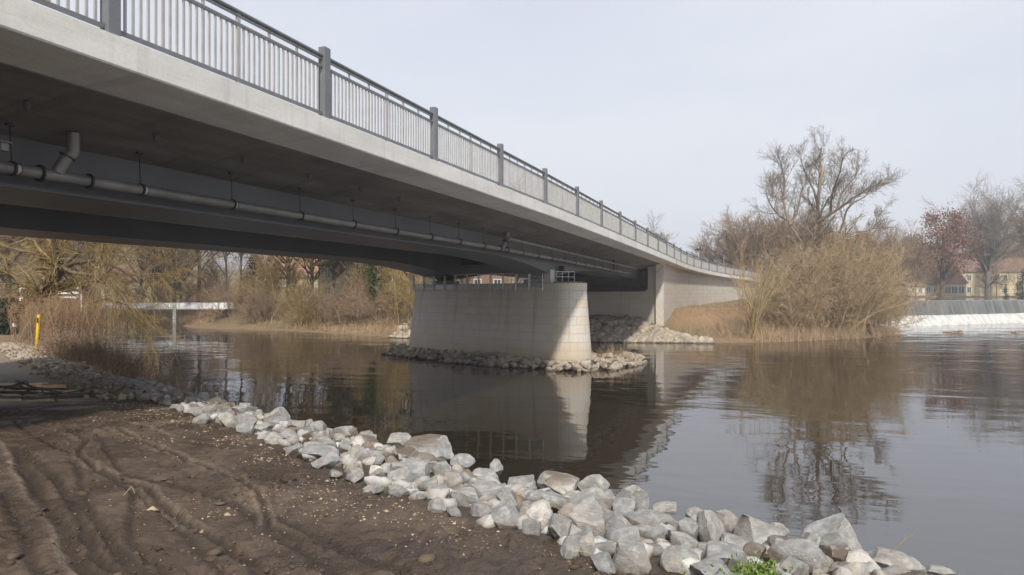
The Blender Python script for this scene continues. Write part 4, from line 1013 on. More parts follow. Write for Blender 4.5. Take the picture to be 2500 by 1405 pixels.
# grass, reeds and dead stalks
def blades(name, pts, rng, h, r, lean, mat, label, cat='dry grass', K=4, kind='stuff', droop=-.25):
    pts = np.array(pts, float); n = len(pts); a = rng.uniform(0, 2 * pi, n); tl = np.abs(lean * rng.randn(n))
    d = np.stack([np.cos(a) * np.sin(tl), np.sin(a) * np.sin(tl), np.cos(tl)], 1); Ls = h * rng.uniform(.5, 1.2, n)
    P = np.empty((n, K, 3)); P[:, 0] = pts
    for k in range(1, K): d = unit(d + np.array([0, 0, droop]) * rng.rand(n, 1) + .12 * rng.randn(n, 3)); P[:, k] = P[:, k - 1] + d * (Ls / (K - 1))[:, None]
    R = np.full(n, r)[:, None] * np.linspace(1, .3, K)[None]; V, Fq = tubes(P, R, 3)
    return tag(link(name, mesh_np(name, V, Fq), mat), label, cat, kind=kind)
def along(poly, n, rng, w0, w1, land=1, clump=0.):
    """points scattered beside a plan polyline, land = side"""
    q_ = np.array(poly, float); L = np.concatenate([[0], np.cumsum(np.hypot(*np.diff(q_, axis=0).T))]); t = rng.uniform(0, L[-1], n)
    x = np.interp(t, L, q_[:, 0]); y = np.interp(t, L, q_[:, 1]); i = np.clip(np.searchsorted(L, t) - 1, 0, len(q_) - 2); d = unit(np.diff(q_, axis=0))[i]
    s = rng.uniform(w0, w1, n); x = x - d[:, 1] * s * land; y = y + d[:, 0] * s * land
    if clump: keep = fbm(x * clump, y * clump, 5, 3) > -.08; x, y = x[keep], y[keep]
    z, _, _ = terrain(x, y, False); return np.stack([x, y, np.maximum(z, -.02) - .02], 1)
rg = np.random.RandomState(60)
blades('dry_grass', along([(14.6, 50.3), (17, 49.9), (22.5, 52.5), (28, 55.4), (31.5, 59), (33.5, 64)], 6500, rg, -.5, 4, 1, .5), rg, 1.0, .011, .5, TW['straw'], 'fringe of dry straw-coloured reeds along the water below the willow scrub')
blades('dry_grass', along([(12, 55), (16, 53), (22, 56), (30, 64), (24, 70), (18, 62)], 5000, rg, -3, 5, 1, .6), rg, .55, .010, .6, TW['straw'], 'short dry grass on the bank between the wing wall and the willow scrub')
blades('dry_grass', along([(-54, 96.5), (-45, 92.5), (-39, 84.5), (-34, 73.5), (-20.7, 66), (-8.7, 56), (-5, 54.4)], 16000, rg, -.2, 9, 1, .4), rg, .75, .016, .7, TW['straw'], 'dry trampled grass on the far bank left of the pier')
blades('brambles', along([(-54, 96.5), (-45, 92.5), (-39, 84.5), (-34, 73.5), (-20.7, 66), (-8.7, 57)], 3600, rg, 1.5, 12, 1, .3), rg, 1.9, .016, .8, TW['rust'], 'low brown bramble tangle on top of the far bank left of the pier', 'brambles', 5)
pts = []
for _ in range(150):
    x, y = rg.normal(5.0, .5), rg.normal(34.6, .5); pts.append((x, y, .25))
blades('dry_grass', pts, rg, .75, .007, .5, TW['straw'], 'tuft of dry grass on the rocks right of the pier nose')

# -- leaning willow on the near bank, beyond the bridge
rg = np.random.RandomState(5); ZW = 34.0
b0 = G(72, ZW); q0 = (72, 715 - (b0[2] - EZ) / ZW * F)
L = [(pxl([q0, (84, 760), (104, 715), (128, 680), (148, 652)], ZW), .52, .30), (pxl([(60, q0[1] + 3), (95, 745), (112, 712)], ZW - .3), .26, .24),
     (pxl([(146, 655), (190, 640), (240, 636), (290, 655), (340, 690), (375, 740)], ZW, rg, 4), .12, .02), (pxl([(148, 652), (180, 668), (225, 670), (270, 688), (310, 735)], ZW, rg, -4), .10, .02),
     (pxl([(140, 660), (138, 620), (128, 580), (136, 530), (150, 470)], ZW, rg, 3), .15, .04), (pxl([(138, 640), (100, 620), (50, 612), (0, 600), (-60, 610)], ZW, rg, 4), .10, .03),
     (pxl([(150, 650), (200, 610), (260, 570), (320, 540), (360, 545)], ZW, rg, 6), .12, .03), (pxl([(135, 600), (90, 560), (40, 540), (-20, 520)], ZW + 1, rg, 6), .10, .03),
     (pxl([(150, 655), (190, 690), (215, 740), (235, 800)], ZW - .5, rg, 2), .09, .03), (pxl([(215, 740), (260, 730), (310, 745), (350, 790)], ZW - .5, rg, 4), .07, .02)]
tree_from('leaning_willow', L, rg, [dict(n=10, u0=.2, ang=.7, lf=.55, dec=.3, K=7, up=.02, jit=.16, rr=.42, rmin=.02), dict(n=9, u0=.12, ang=.65, lf=.6, dec=.3, K=6, up=-.06, jit=.16, rr=.5, rmin=.009), dict(n=8, u0=.1, ang=.55, lf=.7, dec=.3, K=5, up=-.12, jit=.14, rr=.65, rmin=.006, tip=.6)],
     BK['brown'], TW['olive'], 'old willow leaning right on the near bank, thick bare trunk and trailing olive twigs')
# brown scrub in front of it
rg = np.random.RandomState(6)
stems('dead_shrub', [at(x, y, Z) for x, y, Z in ((120, 830, 30), (165, 830, 30), (205, 826, 30.5), (85, 830, 31))], rg, 330, 1.75, .5, .30, [dict(n=5, u0=.25, ang=.45, lf=.45, K=4, up=.02, jit=.16, rr=.6, rmin=.005), dict(n=3, u0=.2, ang=.5, lf=.5, K=3, up=0, jit=.2, rr=.7, rmin=.004)], TW['rust'], TW['orange'], 'upright orange-brown thicket of thin rods in front of the leaning willow', .008, up=.02)
bs = []
for x, y in ((165, 862), (150, 868), (190, 880), (225, 890), (255, 895), (280, 905), (230, 860), (270, 870), (300, 925), (305, 905), (180, 840)):
    Z = 25.5; X = (x - 1250) / F * Z; bs.append((X, Z, Hs(X, Z) - .05))
sh = stems('dead_shrub', bs, rg, 420, 1.15, .45, .45, [dict(n=7, u0=.2, ang=.6, lf=.4, K=4, up=.0, jit=.16, rr=.6, rmin=.0045), dict(n=4, u0=.2, ang=.6, lf=.5, K=3, up=-.02, jit=.2, rr=.7, rmin=.004)], TW['rust'], TW['rust'], 'wide reddish-brown withered shrub hanging over the water beside the yellow post', .007, up=-.06)
Cq = np.array(bs)[rg.randint(len(bs), size=4200)] + np.abs(rg.randn(4200, 3)) * np.array([.6, .6, .45]) * np.where(rg.rand(4200, 3) < .5, -1, 1) * np.array([1, 1, 0]) + np.stack([np.zeros(4200), np.zeros(4200), np.abs(rg.randn(4200)) * .42 + .05], 1)
V, Fq = quads(Cq, .028, rg); o = link('leaves', mesh_np('leaves', V, Fq), TW['rust'], sh); tag(o, kind='stuff')
blades('dry_grass', along([(-10.0, 17.4), (-16, 24.2), (-21.7, 30.7), (-31, 43)], 2600, rg, .3, 2.6, -1, .5), rg, .6, .006, .6, TW['straw'], 'dry grass along the near bank under the withered shrubs')

# -- rows of bare trees. three patterns, each built once and then copied
def pattern(seed, Hh, form, twig, bark, tr=.015):
    rng = np.random.RandomState(seed); L = []; z0 = np.zeros(3)
    if form == 'tall':
        L.append(([z0, (rng.randn() * .2, 0, Hh * .35), (rng.randn() * .4, .2, Hh * .7), (rng.randn() * .6, 0, Hh)], .2, .03)); nb, h0, h1, sp = 14, .3, .85, .22
    elif form == 'vase':
        L.append(([z0, (0, 0, Hh * .2), (.1, 0, Hh * .3)], .55, .42)); nb, h0, h1, sp = 20, .2, .31, .42
    else:
        L.append(([z0, (0, 0, Hh * .3), (rng.randn() * .4, 0, Hh * .8)], .24, .05)); nb, h0, h1, sp = 16, .15, .6, .42
    for k in range(nb):
        a = k * 2.4 + rng.uniform(-.4, .4); h = Hh * rng.uniform(h0, h1); s = Hh * sp * rng.uniform(.5, 1.1) * (1 if form != 'vase' else (.25 + .8 * (k % 5) / 4.))
        top = h + (Hh - h) * rng.uniform(.45, .95) * (1 if form != 'vase' else (1.05 - .35 * (s / (Hh * sp)) ** 2))
        L.append(([(0, 0, h), (cos(a) * s * .45, sin(a) * s * .45, h + (top - h) * .35), (cos(a) * s * .8, sin(a) * s * .8, h + (top - h) * .7), (cos(a) * s, sin(a) * s, top)], .10 if form != 'vase' else .2, .03))
    e, _ = tree_from('bare_tree', L, rng, [dict(n=8, u0=.2, ang=.55, lf=.5, dec=.35, K=6, up=.07, jit=.13, rr=.5, rmin=.03, wood=True), dict(n=8, u0=.15, ang=.6, lf=.6, dec=.3, K=5, up=.04, jit=.15, rr=.5, rmin=tr * 1.3, tip=.6), dict(n=7, u0=.1, ang=.6, lf=.66, dec=.3, K=4, up=.01, jit=.18, rr=.7, rmin=tr, tip=.7)],
        bark, twig, 'bare tree', loc=(0, 0, 0))
    return e
PT_ = {'tall': pattern(201, 15, 'tall', TW['brown'], BK['brown']), 'wide': pattern(202, 13, 'wide', TW['olive'], BK['dark']), 'vase': pattern(203, 18, 'vase', TW['grey'], BK['grey'], .015)}
used = set()
def tree(kind, px, Z, H, rz, label, twig=None, bark=None, wx=1., group=None):
    base = {'tall': 15., 'wide': 13., 'vase': 18.}[kind]; b = G(px, Z); s = H / base; e = PT_[kind]
    if kind not in used:
        used.add(kind); e.location = tuple(b); e.scale = (s * wx, s * wx, s); e.rotation_euler = (0, 0, rz); e['label'] = label
        if group: e['group'] = group
        for ch in e.children:
            mm = twig if ch.name.startswith('crown') else bark
            if mm is not None: ch.data.materials[0] = mm
        return e
    return copy_tree(e, tuple(b), (s * wx, s * wx, s), rz, label, twig, bark, group)
GL = 'bare trees on the far bank behind the bridge'
T = TW
ROW = [('wide', 20, 62, 15, .3, 'dark brown bare tree at the far left edge behind the leaning willow', T['brown'], None, 1.1), ('wide', 215, 66, 15, 1.9, 'bare tree behind the right-hand branches of the leaning willow', T['olive'], None, 1.0), ('tall', 130, 80, 17, 2.0, 'bare tree straight behind the leaning willow trunk', T['brown'], None, 1.3),
    ('wide', 345, 84, 16, 3.3, 'olive bare tree standing behind the left end of the white footbridge', T['brown'], None, 1.0), ('wide', 425, 92, 17, 5.1, 'brown spreading tree behind the middle of the white footbridge', T['brown'], None, .9), ('tall', 485, 96, 18, .6, 'tall brown tree behind the right half of the white footbridge', T['brown'], None, 1.2),
    ('tall', 552, 76, 15, 4.4, 'dark slim tree at the right end of the white footbridge', T['dark'], BK['dark'], .8), ('tall', 588, 79, 14, 1.2, 'ivy-dark narrow tree left of the young spruce', T['brown'], BK['dark'], .6), ('tall', 648, 74, 14, 2.7, 'slender tree with a pale trunk right of the young spruce', T['grey'], BK['pale'], .7),
    ('wide', 705, 82, 15, .9, 'ochre bare tree with orange roof behind it', T['olive'], None, .95), ('wide', 762, 72, 13, 2.2, 'olive bare tree standing near the water left of the pale gabled house', T['olive'], None, .95), ('wide', 815, 76, 14, 4.0, 'ochre bare tree in front of the pale gabled house', T['ochre'], None, .85),
    ('wide', 868, 70, 13, 5.3, 'olive bare tree left of the ivy-covered one', T['olive'], None, .9), ('tall', 958, 68, 12, 3.9, 'tree with a broken pale trunk close left of the pier', T['grey'], BK['pale'], .8), ('wide', 1005, 72, 13, .1, 'brown bare tree partly hidden by the left end of the pier', T['olive'], None, .9),
    ('wide', 1130, 78, 12, 1.7, 'bare tree seen through the inspection fence on the pier', T['brown'], None, 1.), ('wide', 1260, 84, 12, 2.9, 'bare tree glimpsed between the pier top and the girder near the nose', T['ochre'], None, 1.),
    ('tall', 1590, 130, 11.5, 5.9, 'top of a thin bare tree showing over the bridge railing', T['grey'], None, 1.1)]
for kind, px, Z, H, rz, lab, tw, bk, wx in ROW: tree(kind, px, Z, H, rz, lab, tw, bk, wx, GL)
RG = 'trees across the upper river'
b = tree('vase', 2412, 140, 19.5, .4, 'large bare lime tree with a vase-shaped crown in front of the yellow house', T['grey'], BK['grey'], 1.08, RG)
tree('vase', 2560, 118, 21, 2.6, 'bare tree reaching in at the right edge of the view', T['brown'], BK['grey'], .8, RG)
for px, Z, H, rz, lab, tw, wx in [(2180, 128, 9.5, .2, 'brown round tree right behind the island scrub', T['brown'], 1.3), (2225, 172, 12, 1.4, 'brown tree behind the white building across the weir', T['brown'], 1.3), (2262, 176, 12.5, 3.0, 'brown tree left of the copper beech', T['brown'], 1.1),
      (2360, 178, 11.5, 4.1, 'brown-twigged tree rising behind the red roof left of the lime trunk', T['brown'], 1.15), (2440, 182, 12, 5.0, 'brown tree under the right half of the lime crown, behind the yellow house', T['brown'], 1.1), (2500, 178, 12.5, 2.2, 'rust-brown tree behind the dark conifer at the right edge', T['brown'], 1.2),
      (1785, 118, 9.5, .5, 'brown tree behind the bridge railing left of the island scrub', T['brown'], 1.3), (1850, 112, 11.5, 1.6, 'domed brown tree above the bridge end, left of the tallest tree', T['brown'], 1.25), (1905, 104, 12, 4.7, 'brown tree closing the gap left of the tallest tree trunk', T['brown'], 1.1), (2110, 110, 10.5, 2.9, 'brown tree between the ochre willow and the weir', T['brown'], 1.2)]:
    tree('wide', px, Z, H, rz, lab, tw, None, wx, RG)
# copper beech: dry leaves still on
rg = np.random.RandomState(9); b = G(2300, 130); L = [([b, b + (0, 0, 5), b + (.3, 0, 13)], .45, .1)]
for k in range(14):
    a = k * 2.4; h = rg.uniform(2, 8); s = rg.uniform(2, 4.6) * (1 - h / 14); L.append(([b + (0, 0, h), b + (cos(a) * s * .6, sin(a) * s * .6, h + 1.6), b + (cos(a) * s, sin(a) * s, h + 3)], .15, .04))
Cq = []
for _ in range(60):
    a, zz = rg.uniform(0, 6.28), rg.uniform(4.5, 15.5); rr_ = 5.4 * sqrt(max(.05, 1 - ((zz - 8.5) / 7.4) ** 2)) * rg.uniform(.45, 1.); Cq.append(b + np.array([cos(a) * rr_, sin(a) * rr_, zz]) + rg.randn(150, 3) * .7)
V, Fq = quads(np.concatenate(Cq), .17, rg)
tree_from('copper_beech', L, rg, [dict(n=8, u0=.2, ang=.6, lf=.5, K=5, up=.08, rr=.5, rmin=.04, wood=True), dict(n=6, u0=.15, ang=.6, lf=.5, K=4, up=.05, rr=.5, rmin=.025)], BK['dark'], TW['rust'], 'copper-red beech still holding its dry leaves, left of the lime tree', extra=(V, Fq, TW['red'], 'leaves'))
# conifers
def conifer(name, px, Z, H, wid, seed, label, ztop=None):
    rng = np.random.RandomState(seed); b = G(px, Z); nW = int(H * 3.2); P = []; R = []
    for w in range(nW):
        h = H * (.08 + .92 * w / nW); l = wid * (1 - w / nW) ** .85 + .08
        for k in range(8):
            a = rng.uniform(0, 6.28); ll = l * rng.uniform(.7, 1.15); p0 = b + (0, 0, h); P.append(resample([p0, p0 + (cos(a) * ll * .5, sin(a) * ll * .5, -.06 * ll), p0 + (cos(a) * ll, sin(a) * ll, -.22 * ll + .06)], 5)); R.append(np.linspace(.02, .008, 5))
    P = np.array(P); R = np.array(R); cp, cr = spawn(P, R, rng, 9, u0=.1, ang=.9, lf=.35, K=3, up=-.1, jit=.2, rr=1, rmin=.03, tip=.7)
    V, Fq = join([tubes(P, R, 3), tubes(cp, cr, 3)]); e = empty(name, tuple(b), label, 'tree', 'conifers')
    m_ = mesh_np('crown', V - b, Fq); m_.materials.append(TW['conifer']); o = bpy.data.objects.new('crown', m_); COL.objects.link(o); o.parent = e
    V, Fq = tubes(np.array([resample([b, b + (0, 0, H)], 5)]), np.array([np.linspace(.02 * H, .01, 5)]), 7); m_ = mesh_np('trunk', V - b, Fq, True); m_.materials.append(BK['dark']); o = bpy.data.objects.new('trunk', m_); COL.objects.link(o); o.parent = e
    return e
conifer('spruce', 622, 84, 7.5, 1.9, 1, 'young dark spruce among bare trees seen under the bridge')
conifer('spruce', 1626, 150, 12.6, 1.5, 2, 'dark spruce tip poking over the bridge railing')
conifer('spruce', 2225, 215, 16, 2.8, 3, 'taller dark spruce on the skyline between island and copper beech'); conifer('spruce', 2247, 212, 14.5, 2.6, 4, 'shorter dark spruce beside the copper beech on the skyline')
conifer('thuja', 2455, 128, 3.6, .75, 5, 'slim dark green thuja cone beside the yellow house'); conifer('spruce', 2497, 122, 6.5, 2.3, 6, 'dark bushy conifer at the right edge beyond the weir')
conifer('spruce', 1445, 100, 7, 2, 7, 'dark conifer far behind the pier nose, hidden low')
# ivy on a trunk near the pier
rg = np.random.RandomState(12); b = G(918, 66); V, Fq = None, None
Cq = np.concatenate([b + np.array([.4 * sin(h), 0, h]) + rg.randn(130, 3) * np.array([.42, .42, .4]) for h in np.linspace(1.2, 6.2, 16)])
V, Fq = quads(Cq, .10, rg)
L = [([b, b + (.2, 0, 4), b + (-.2, 0, 9)], .22, .08), ([b + (.1, 0, 2), b + (1.2, 0, 6), b + (1.8, 0, 9)], .12, .04)]
tree_from('ivy_tree', L, rg, [dict(n=9, u0=.3, ang=.7, lf=.4, K=6, up=.05, rr=.5, rmin=.03, wood=True), dict(n=7, u0=.2, ang=.6, lf=.5, K=4, up=.02, rr=.6, rmin=.014)], BK['dark'], TW['olive'], 'tree with its trunk wrapped in green ivy left of the pier', extra=(V, Fq, TW['ivy'], 'ivy'))
# shrub leaning out at the far waterline
rg = np.random.RandomState(14)
stems('bank_shrub', [G(742, 66.5)], rg, 26, 4.2, .25, .6, WP, TW['olive'], TW['olive'], 'bare many-stemmed shrub at the waterline left of the pier', .035)
stems('bank_shrub', [G(640, 70)], rg, 30, 3.0, .8, .5, WP, TW['brown'], TW['brown'], 'low brown bush on the far bank below the young spruce', .025)
stems('bank_shrub', [G(560, 76)], rg, 34, 3.0, 1.2, .5, WP, TW['brown'], TW['rust'], 'low brown bush under the right end of the white footbridge', .025)
stems('bank_shrub', [G(905, 64)], rg, 34, 3.2, 1.4, .5, WP, TW['brown'], TW['rust'], 'brown bush on the slope between the ivy tree and the pier', .025)
stems('bank_shrub', [G(840, 66)], rg, 34, 3.0, 1.4, .5, WP, TW['brown'], TW['brown'], 'brown bush on the slope below the pale gabled house', .025)
# far woods: read as one mass on the rise
def woods(name, items, seed, twig, label):
    rng = np.random.RandomState(seed); prt = []
    for (x, y, H) in items:
        b = np.array([x, y, Hs(x, y)]); P = np.array([resample([b, b + (rng.randn() * .4, rng.randn() * .4, H)], 6)]); R = np.array([np.linspace(.012 * H, .03, 6)])
        k_ = .5 if H < 10 else 1.; a1, r1 = spawn(P, R, rng, 16, u0=.06, ang=.8, lf=.48, dec=.4, K=5, up=.1, jit=.12, rr=.5, rmin=.03 * k_); a2, r2 = spawn(a1, r1, rng, 8, u0=.15, ang=.6, lf=.6, dec=.3, K=4, up=.04, jit=.2, rr=.6, rmin=.022 * k_); a3, r3 = spawn(a2, r2, rng, 5, u0=.15, ang=.6, lf=.7, dec=.3, K=3, up=.0, jit=.2, rr=.8, rmin=.018 * k_ + .004, tip=.7)
        prt += [tubes(P, R, 5), tubes(a1, r1, 3), tubes(a2, r2, 3), tubes(a3, r3, 3)]
    V, Fq = join(prt); return tag(link(name, mesh_np(name, V, Fq), twig), label, 'woods', kind='stuff')
rg = np.random.RandomState(15)
woods('woods', [(x, rg.uniform(150, 230), rg.uniform(7, 11)) for x in np.linspace(70, 190, 70)], 1, TW['brown'], 'brown bare wood on the rise behind the weir houses')
woods('woods', [(x, rg.uniform(125, 165), rg.uniform(7, 11)) for x in np.linspace(45, 72, 34)], 2, TW['brown'], 'brown bare wood on the rise behind the bridge end')
woods('woods', [(x, rg.uniform(105, 150), rg.uniform(7.5, 11.5)) for x in np.linspace(-125, 0, 110) if not -53 < x < -41], 3, TW['brown'], 'mass of bare brown trees far behind the white footbridge')
woods('thicket', [(x, rg.uniform(88, 104), rg.uniform(3, 6.5)) for x in np.linspace(-90, -6, 80) if not -25 < x < -20], 4, TW['brown'], 'tangled brown thicket on the far bank between the footbridge and the pier')
woods('thicket', [(x, rg.uniform(70, 80) - .6 * (x + 28), rg.uniform(2.5, 5.5)) for x in np.linspace(-28, -6, 26) if not -22.5 < x < -14], 5, TW['olive'], 'lower olive thicket in front, close behind the brambles of the far bank')
# ------------------------------------------------------------------ houses, footbridge, small things
def m_wall(name, col):
    k = N(name); a = k.noise(k.pos, .6, 5); b = k.noise(k.pos, 6, 4)
    c = k.mix(k.ramp(a, .35, .65), tuple(x * .85 for x in col), col); c = k.mix(k.math('MULTIPLY', k.ramp(b, .5, .75), .25), c, tuple(x * .7 for x in col)); return k.fin(c, .85, spec=.2)
M['yellow'] = m_wall('yellow_render', (.50, .435, .29)); M['cream'] = m_wall('cream_render', (.60, .54, .40)); M['white'] = m_wall('white_render', (.66, .66, .64)); M['brick'] = m_wall('red_render', (.21, .135, .105))
M['tile'] = m_plain('red_roof_tiles', (.20, .095, .07), .8, var=.3, sc=2); M['tile2'] = m_plain('orange_roof_tiles', (.29, .16, .10), .8, var=.25, sc=2); M['tileb'] = m_plain('brown_roof_tiles', (.17, .11, .08), .8, var=.25, sc=2)
def m_glass():
    k = N('window_glass'); return k.fin((.06, .07, .08), .08, None, 0, .6)
M['glass'] = m_glass(); M['frame'] = m_plain('window_frame_white', (.68, .68, .66), .5)
def house(name, c, rz, w, d, h, roof_h, wallm, roofm, label, wins, hip=False, cat='house'):
    """c: middle of the front foot; front faces -y before turning; wins: (u, v, ww, wh) on the front"""
    e = empty(name, tuple(c), label, cat); e.rotation_euler = (0, 0, rz)
    def loc(mb, nm, mt, par=e): o = mb.build(nm, mt); o.parent = par; return o
    mb = MB(); vs = [(-w / 2, 0, -.6), (w / 2, 0, -.6), (w / 2, d, -.6), (-w / 2, d, -.6), (-w / 2, 0, h), (w / 2, 0, h), (w / 2, d, h), (-w / 2, d, h)]
    fs = [(0, 1, 5, 4), (1, 2, 6, 5), (2, 3, 7, 6), (3, 0, 4, 7)]
    if not hip: vs += [(-w / 2, d / 2, h + roof_h - .06), (w / 2, d / 2, h + roof_h - .06)]; fs += [(5, 6, 9), (7, 4, 8)]
    mb.add(vs, fs); loc(mb, 'wall', wallm)
    o = .35; i = w * .28 if hip else -o; mb = MB()
    rv = [(-w / 2 - o, -o, h - .12), (w / 2 + o, -o, h - .12), (w / 2 + o, d + o, h - .12), (-w / 2 - o, d + o, h - .12), (-w / 2 + i, d / 2, h + roof_h), (w / 2 - i, d / 2, h + roof_h)]
    mb.add(rv, [(0, 1, 5, 4), (2, 3, 4, 5), (1, 2, 5), (3, 0, 4)]); mb.add([(x, y, z - .1) for x, y, z in rv[:4]] + rv[:4], [(0, 1, 5, 4), (1, 2, 6, 5), (2, 3, 7, 6), (3, 0, 4, 7), (3, 2, 1, 0)]); rf = loc(mb, 'roof', roofm)
    ch = MB(); ch.box((w * .2, d * .45, h + roof_h), (.6, .5, 1.6)); loc(ch, 'chimney', M['brick'], rf)
    for u, v, ww, wh in wins:
        f = MB()
        for (cx, cz, sx, sz) in ((u, v + wh / 2, ww + .16, .09), (u, v - wh / 2, ww + .16, .09), (u - ww / 2, v, .09, wh - .1), (u + ww / 2, v, .09, wh - .1), (u, v, .06, wh - .1)): f.box((cx, -.03, cz), (sx, .10, sz))
        fo = loc(f, 'window', M['frame']); g = MB(); g.box((u, -.008, v), (ww - .09, .03, wh - .09)); loc(g, 'pane', M['glass'], fo)
    return e
Z = 160
house('house', G(2440, Z), -.12, 16, 9, 5.6, 3.2, M['yellow'], M['tileb'], 'long yellow two-storey house behind the lime tree across the weir', [(u, v, .9, 1.3) for u in (-6.4, -2.6, 1.2, 5.0) for v in (1.4, 4.1)])
house('house', G(2328, 150), -.05, 5.2, 6, 2.9, 2.4, M['cream'], M['tile'], 'low house with a red roof and broad glazed front left of the yellow house', [(-1.2, 1.4, 1.3, 1.5), (.2, 1.4, 1.3, 1.5), (1.6, 1.4, 1.3, 1.5)])
house('house', G(2284, 152), .03, 5.0, 6, 2.6, 1.2, M['white'], M['tileb'], 'low white building left of the red-roofed house', [(-1.6, 1.3, .8, 1.3), (0, 1.3, .8, 1.3), (1.6, 1.3, .8, 1.3)])
house('house', G(2238, 148), .03, 3.6, 5, 2.2, .9, M['white'], M['tileb'], 'small white shed at the right edge of the island scrub', [(-.8, 1.2, .7, .9), (.8, 1.2, .7, .9)])
house('house', G(826, 80), -.5, 6, 7, 4.6, 3.6, M['cream'], M['tileb'], 'pale gabled house behind the bare trees left of the pier', [(-1.5, 1.4, .8, 1.1), (1.5, 1.4, .8, 1.1), (-1.5, 3.5, .8, 1.1), (1.5, 3.5, .8, 1.1)])
house('house', G(705, 104), .25, 10, 8, 3.8, 3.2, M['cream'], M['tile2'], 'house with an orange roof behind the ochre bare tree under the bridge', [(-3, 1.6, 1, 1.3), (0, 1.6, 1, 1.3), (3, 1.6, 1, 1.3)])
house('house', G(960, 98), -.2, 9, 8, 5.2, 3.2, M['yellow'], M['tile'], 'yellow house partly hidden by the left end of the pier', [(-3, 1.6, 1, 1.3), (0, 1.6, 1, 1.3), (3, 1.6, 1, 1.3), (-3, 4, 1, 1.3), (0, 4, 1, 1.3), (3, 4, 1, 1.3)])
house('house', G(1190, 100), .1, 5.5, 6, 5.6, 3.0, M['brick'], M['tile'], 'red house glimpsed through the inspection fence on the pier', [(-1.4, 2, 1, 1.4), (1.4, 2, 1, 1.4), (-1.4, 4.4, 1, 1.4), (1.4, 4.4, 1, 1.4)])
house('house', G(310, 106), .2, 7, 7, 3.4, 3.0, M['yellow'], M['tileb'], 'small pale yellow house above the left end of the white footbridge', [(-1.5, 1.6, .9, 1.2), (1.5, 1.6, .9, 1.2)])

# white footbridge
fb = empty('footbridge', tuple(at(430, 760, 76)), 'white footbridge on slim grey piers in the distance under the road bridge', 'footbridge')
pL, pR = at(250, 747, 80), at(555, 747, 73.5); dd = unit(pR - pL)
def FBp(s): return pL + (pR - pL) * s
M['fbw'] = m_wall('white_painted_steel', (.82, .83, .84))
mb = MB(); mb.bar(FBp(0), FBp(1), .12, .62); gi = mb.build('side_girder', M['fbw'], fb)
mb = MB(); mb.bar(FBp(0) + (0, 1.6, 0), FBp(1) + (0, 1.6, 0), .12, .62); mb.build('side_girder', M['fbw'], fb)
mb = MB(); mb.bar(FBp(0) + (0, .8, -.34), FBp(1) + (0, .8, -.34), 1.75, .1); mb.build('deck', M['pale'], fb)
for s in np.linspace(.04, .98, 12): mb = MB(); p = FBp(s) + (0, -.1, 0); mb.box(p, (.07, .06, .6)); mb.build('stiffener', M['galv'], fb)
for s, oy in ((.605, 0), (.555, 1.6)):
    p = FBp(s); mb = MB(); mb.box((p[0], p[1] + oy - .12 if oy == 0 else p[1] + oy, (p[2] + .34 - 1.5) / 2 if oy == 0 else (p[2] - .4 - 1.5) / 2), (.36, .3, p[2] + 1.84 if oy == 0 else p[2] + 1.1)); mb.build('pillar', M['pale'], fb)

# street lamps on the far approach
def lamp(px, ytop, ybase, Z, label, mesh=[]):
    p = at(px, ybase, Z); q = at(px, ytop, Z); e = empty('street_lamp', tuple(p), label, 'street lamp', 'street lamps beyond the bridge')
    h = q[2] - p[2]; mb = MB(); mb.tube([p, p + (0, 0, h)], .06, 8); mb.build('pole', M['galv'], e, True)
    mb = MB(); mb.tube([q + (0, 0, -.12), q + (0, 0, -.02)], [.12, .45], 12); mb.tube([q + (0, 0, -.018), q + (0, 0, .10)], [.46, .12], 12); mb.build('lamp_head', M['dark'], e, True)
lamp(1705, 609, 720, 92, 'street lamp with a flat disc head rising over the bridge railing'); lamp(1767, 619, 720, 112, 'more distant disc-headed street lamp behind the willow twigs')
p = at(1885, 700, 106); e = empty('street_lamp', tuple(p), 'thin pale lamp post near the far end of the bridge railing', 'street lamp', 'street lamps beyond the bridge'); mb = MB(); mb.tube([p, p + (0, 0, 3.4)], .07, 8); mb.build('pole', M['frame'], e, True); mb = MB(); mb.tube([p + (0, 0, 3.41), p + (0, 0, 3.75)], [.12, .1], 10); mb.build('lamp_head', M['frame'], e, True)

# yellow marker post by the path
yp = px_ground(88, 856, 1.2); z = Hs(*yp); e = empty('marker_post', (yp[0], yp[1], z), 'bright yellow marker post standing beside the path at the left', 'post')
M['yel'] = m_plain('yellow_plastic', (.72, .46, .012), .45, var=.1)
H_ = 1.42; lean = np.array([.07, 0, 1.0]); mb = MB(); b = np.array([yp[0], yp[1], z - .2]); mb.tube([b, b + lean * (H_ + .12)], .062, 14); po = mb.build('post_tube', M['yel'], e, True)
mb = MB(); mb.tube([b + lean * (H_ + .121), b + lean * (H_ + .2)], [.066, .05], 14); mb.build('cap', M['yel'], e, True)
mb = MB(); q = b + lean * (H_ - .02) + (.012, -.066, 0); mb.box(q, (.055, .012, .2)); mb.build('label_plate', M['dark'], po)
# small lamp-like marker left of it
sp = px_ground(36, 828, 1.2); z = Hs(*sp); e = empty('path_marker', (sp[0], sp[1], z), 'short dark stake with a small white box on top beside the path', 'marker'); mb = MB(); mb.tube([(sp[0], sp[1], z - .1), (sp[0], sp[1], z + .6)], .03, 8); mb.build('stake', M['dark'], e, True)
mb = MB(); mb.box((sp[0], sp[1], z + .69), (.15, .13, .18)); mb.build('box_head', M['frame'], e); mb = MB(); mb.box((sp[0], sp[1], z + .80), (.19, .17, .03)); mb.build('lid', M['dark'], e)
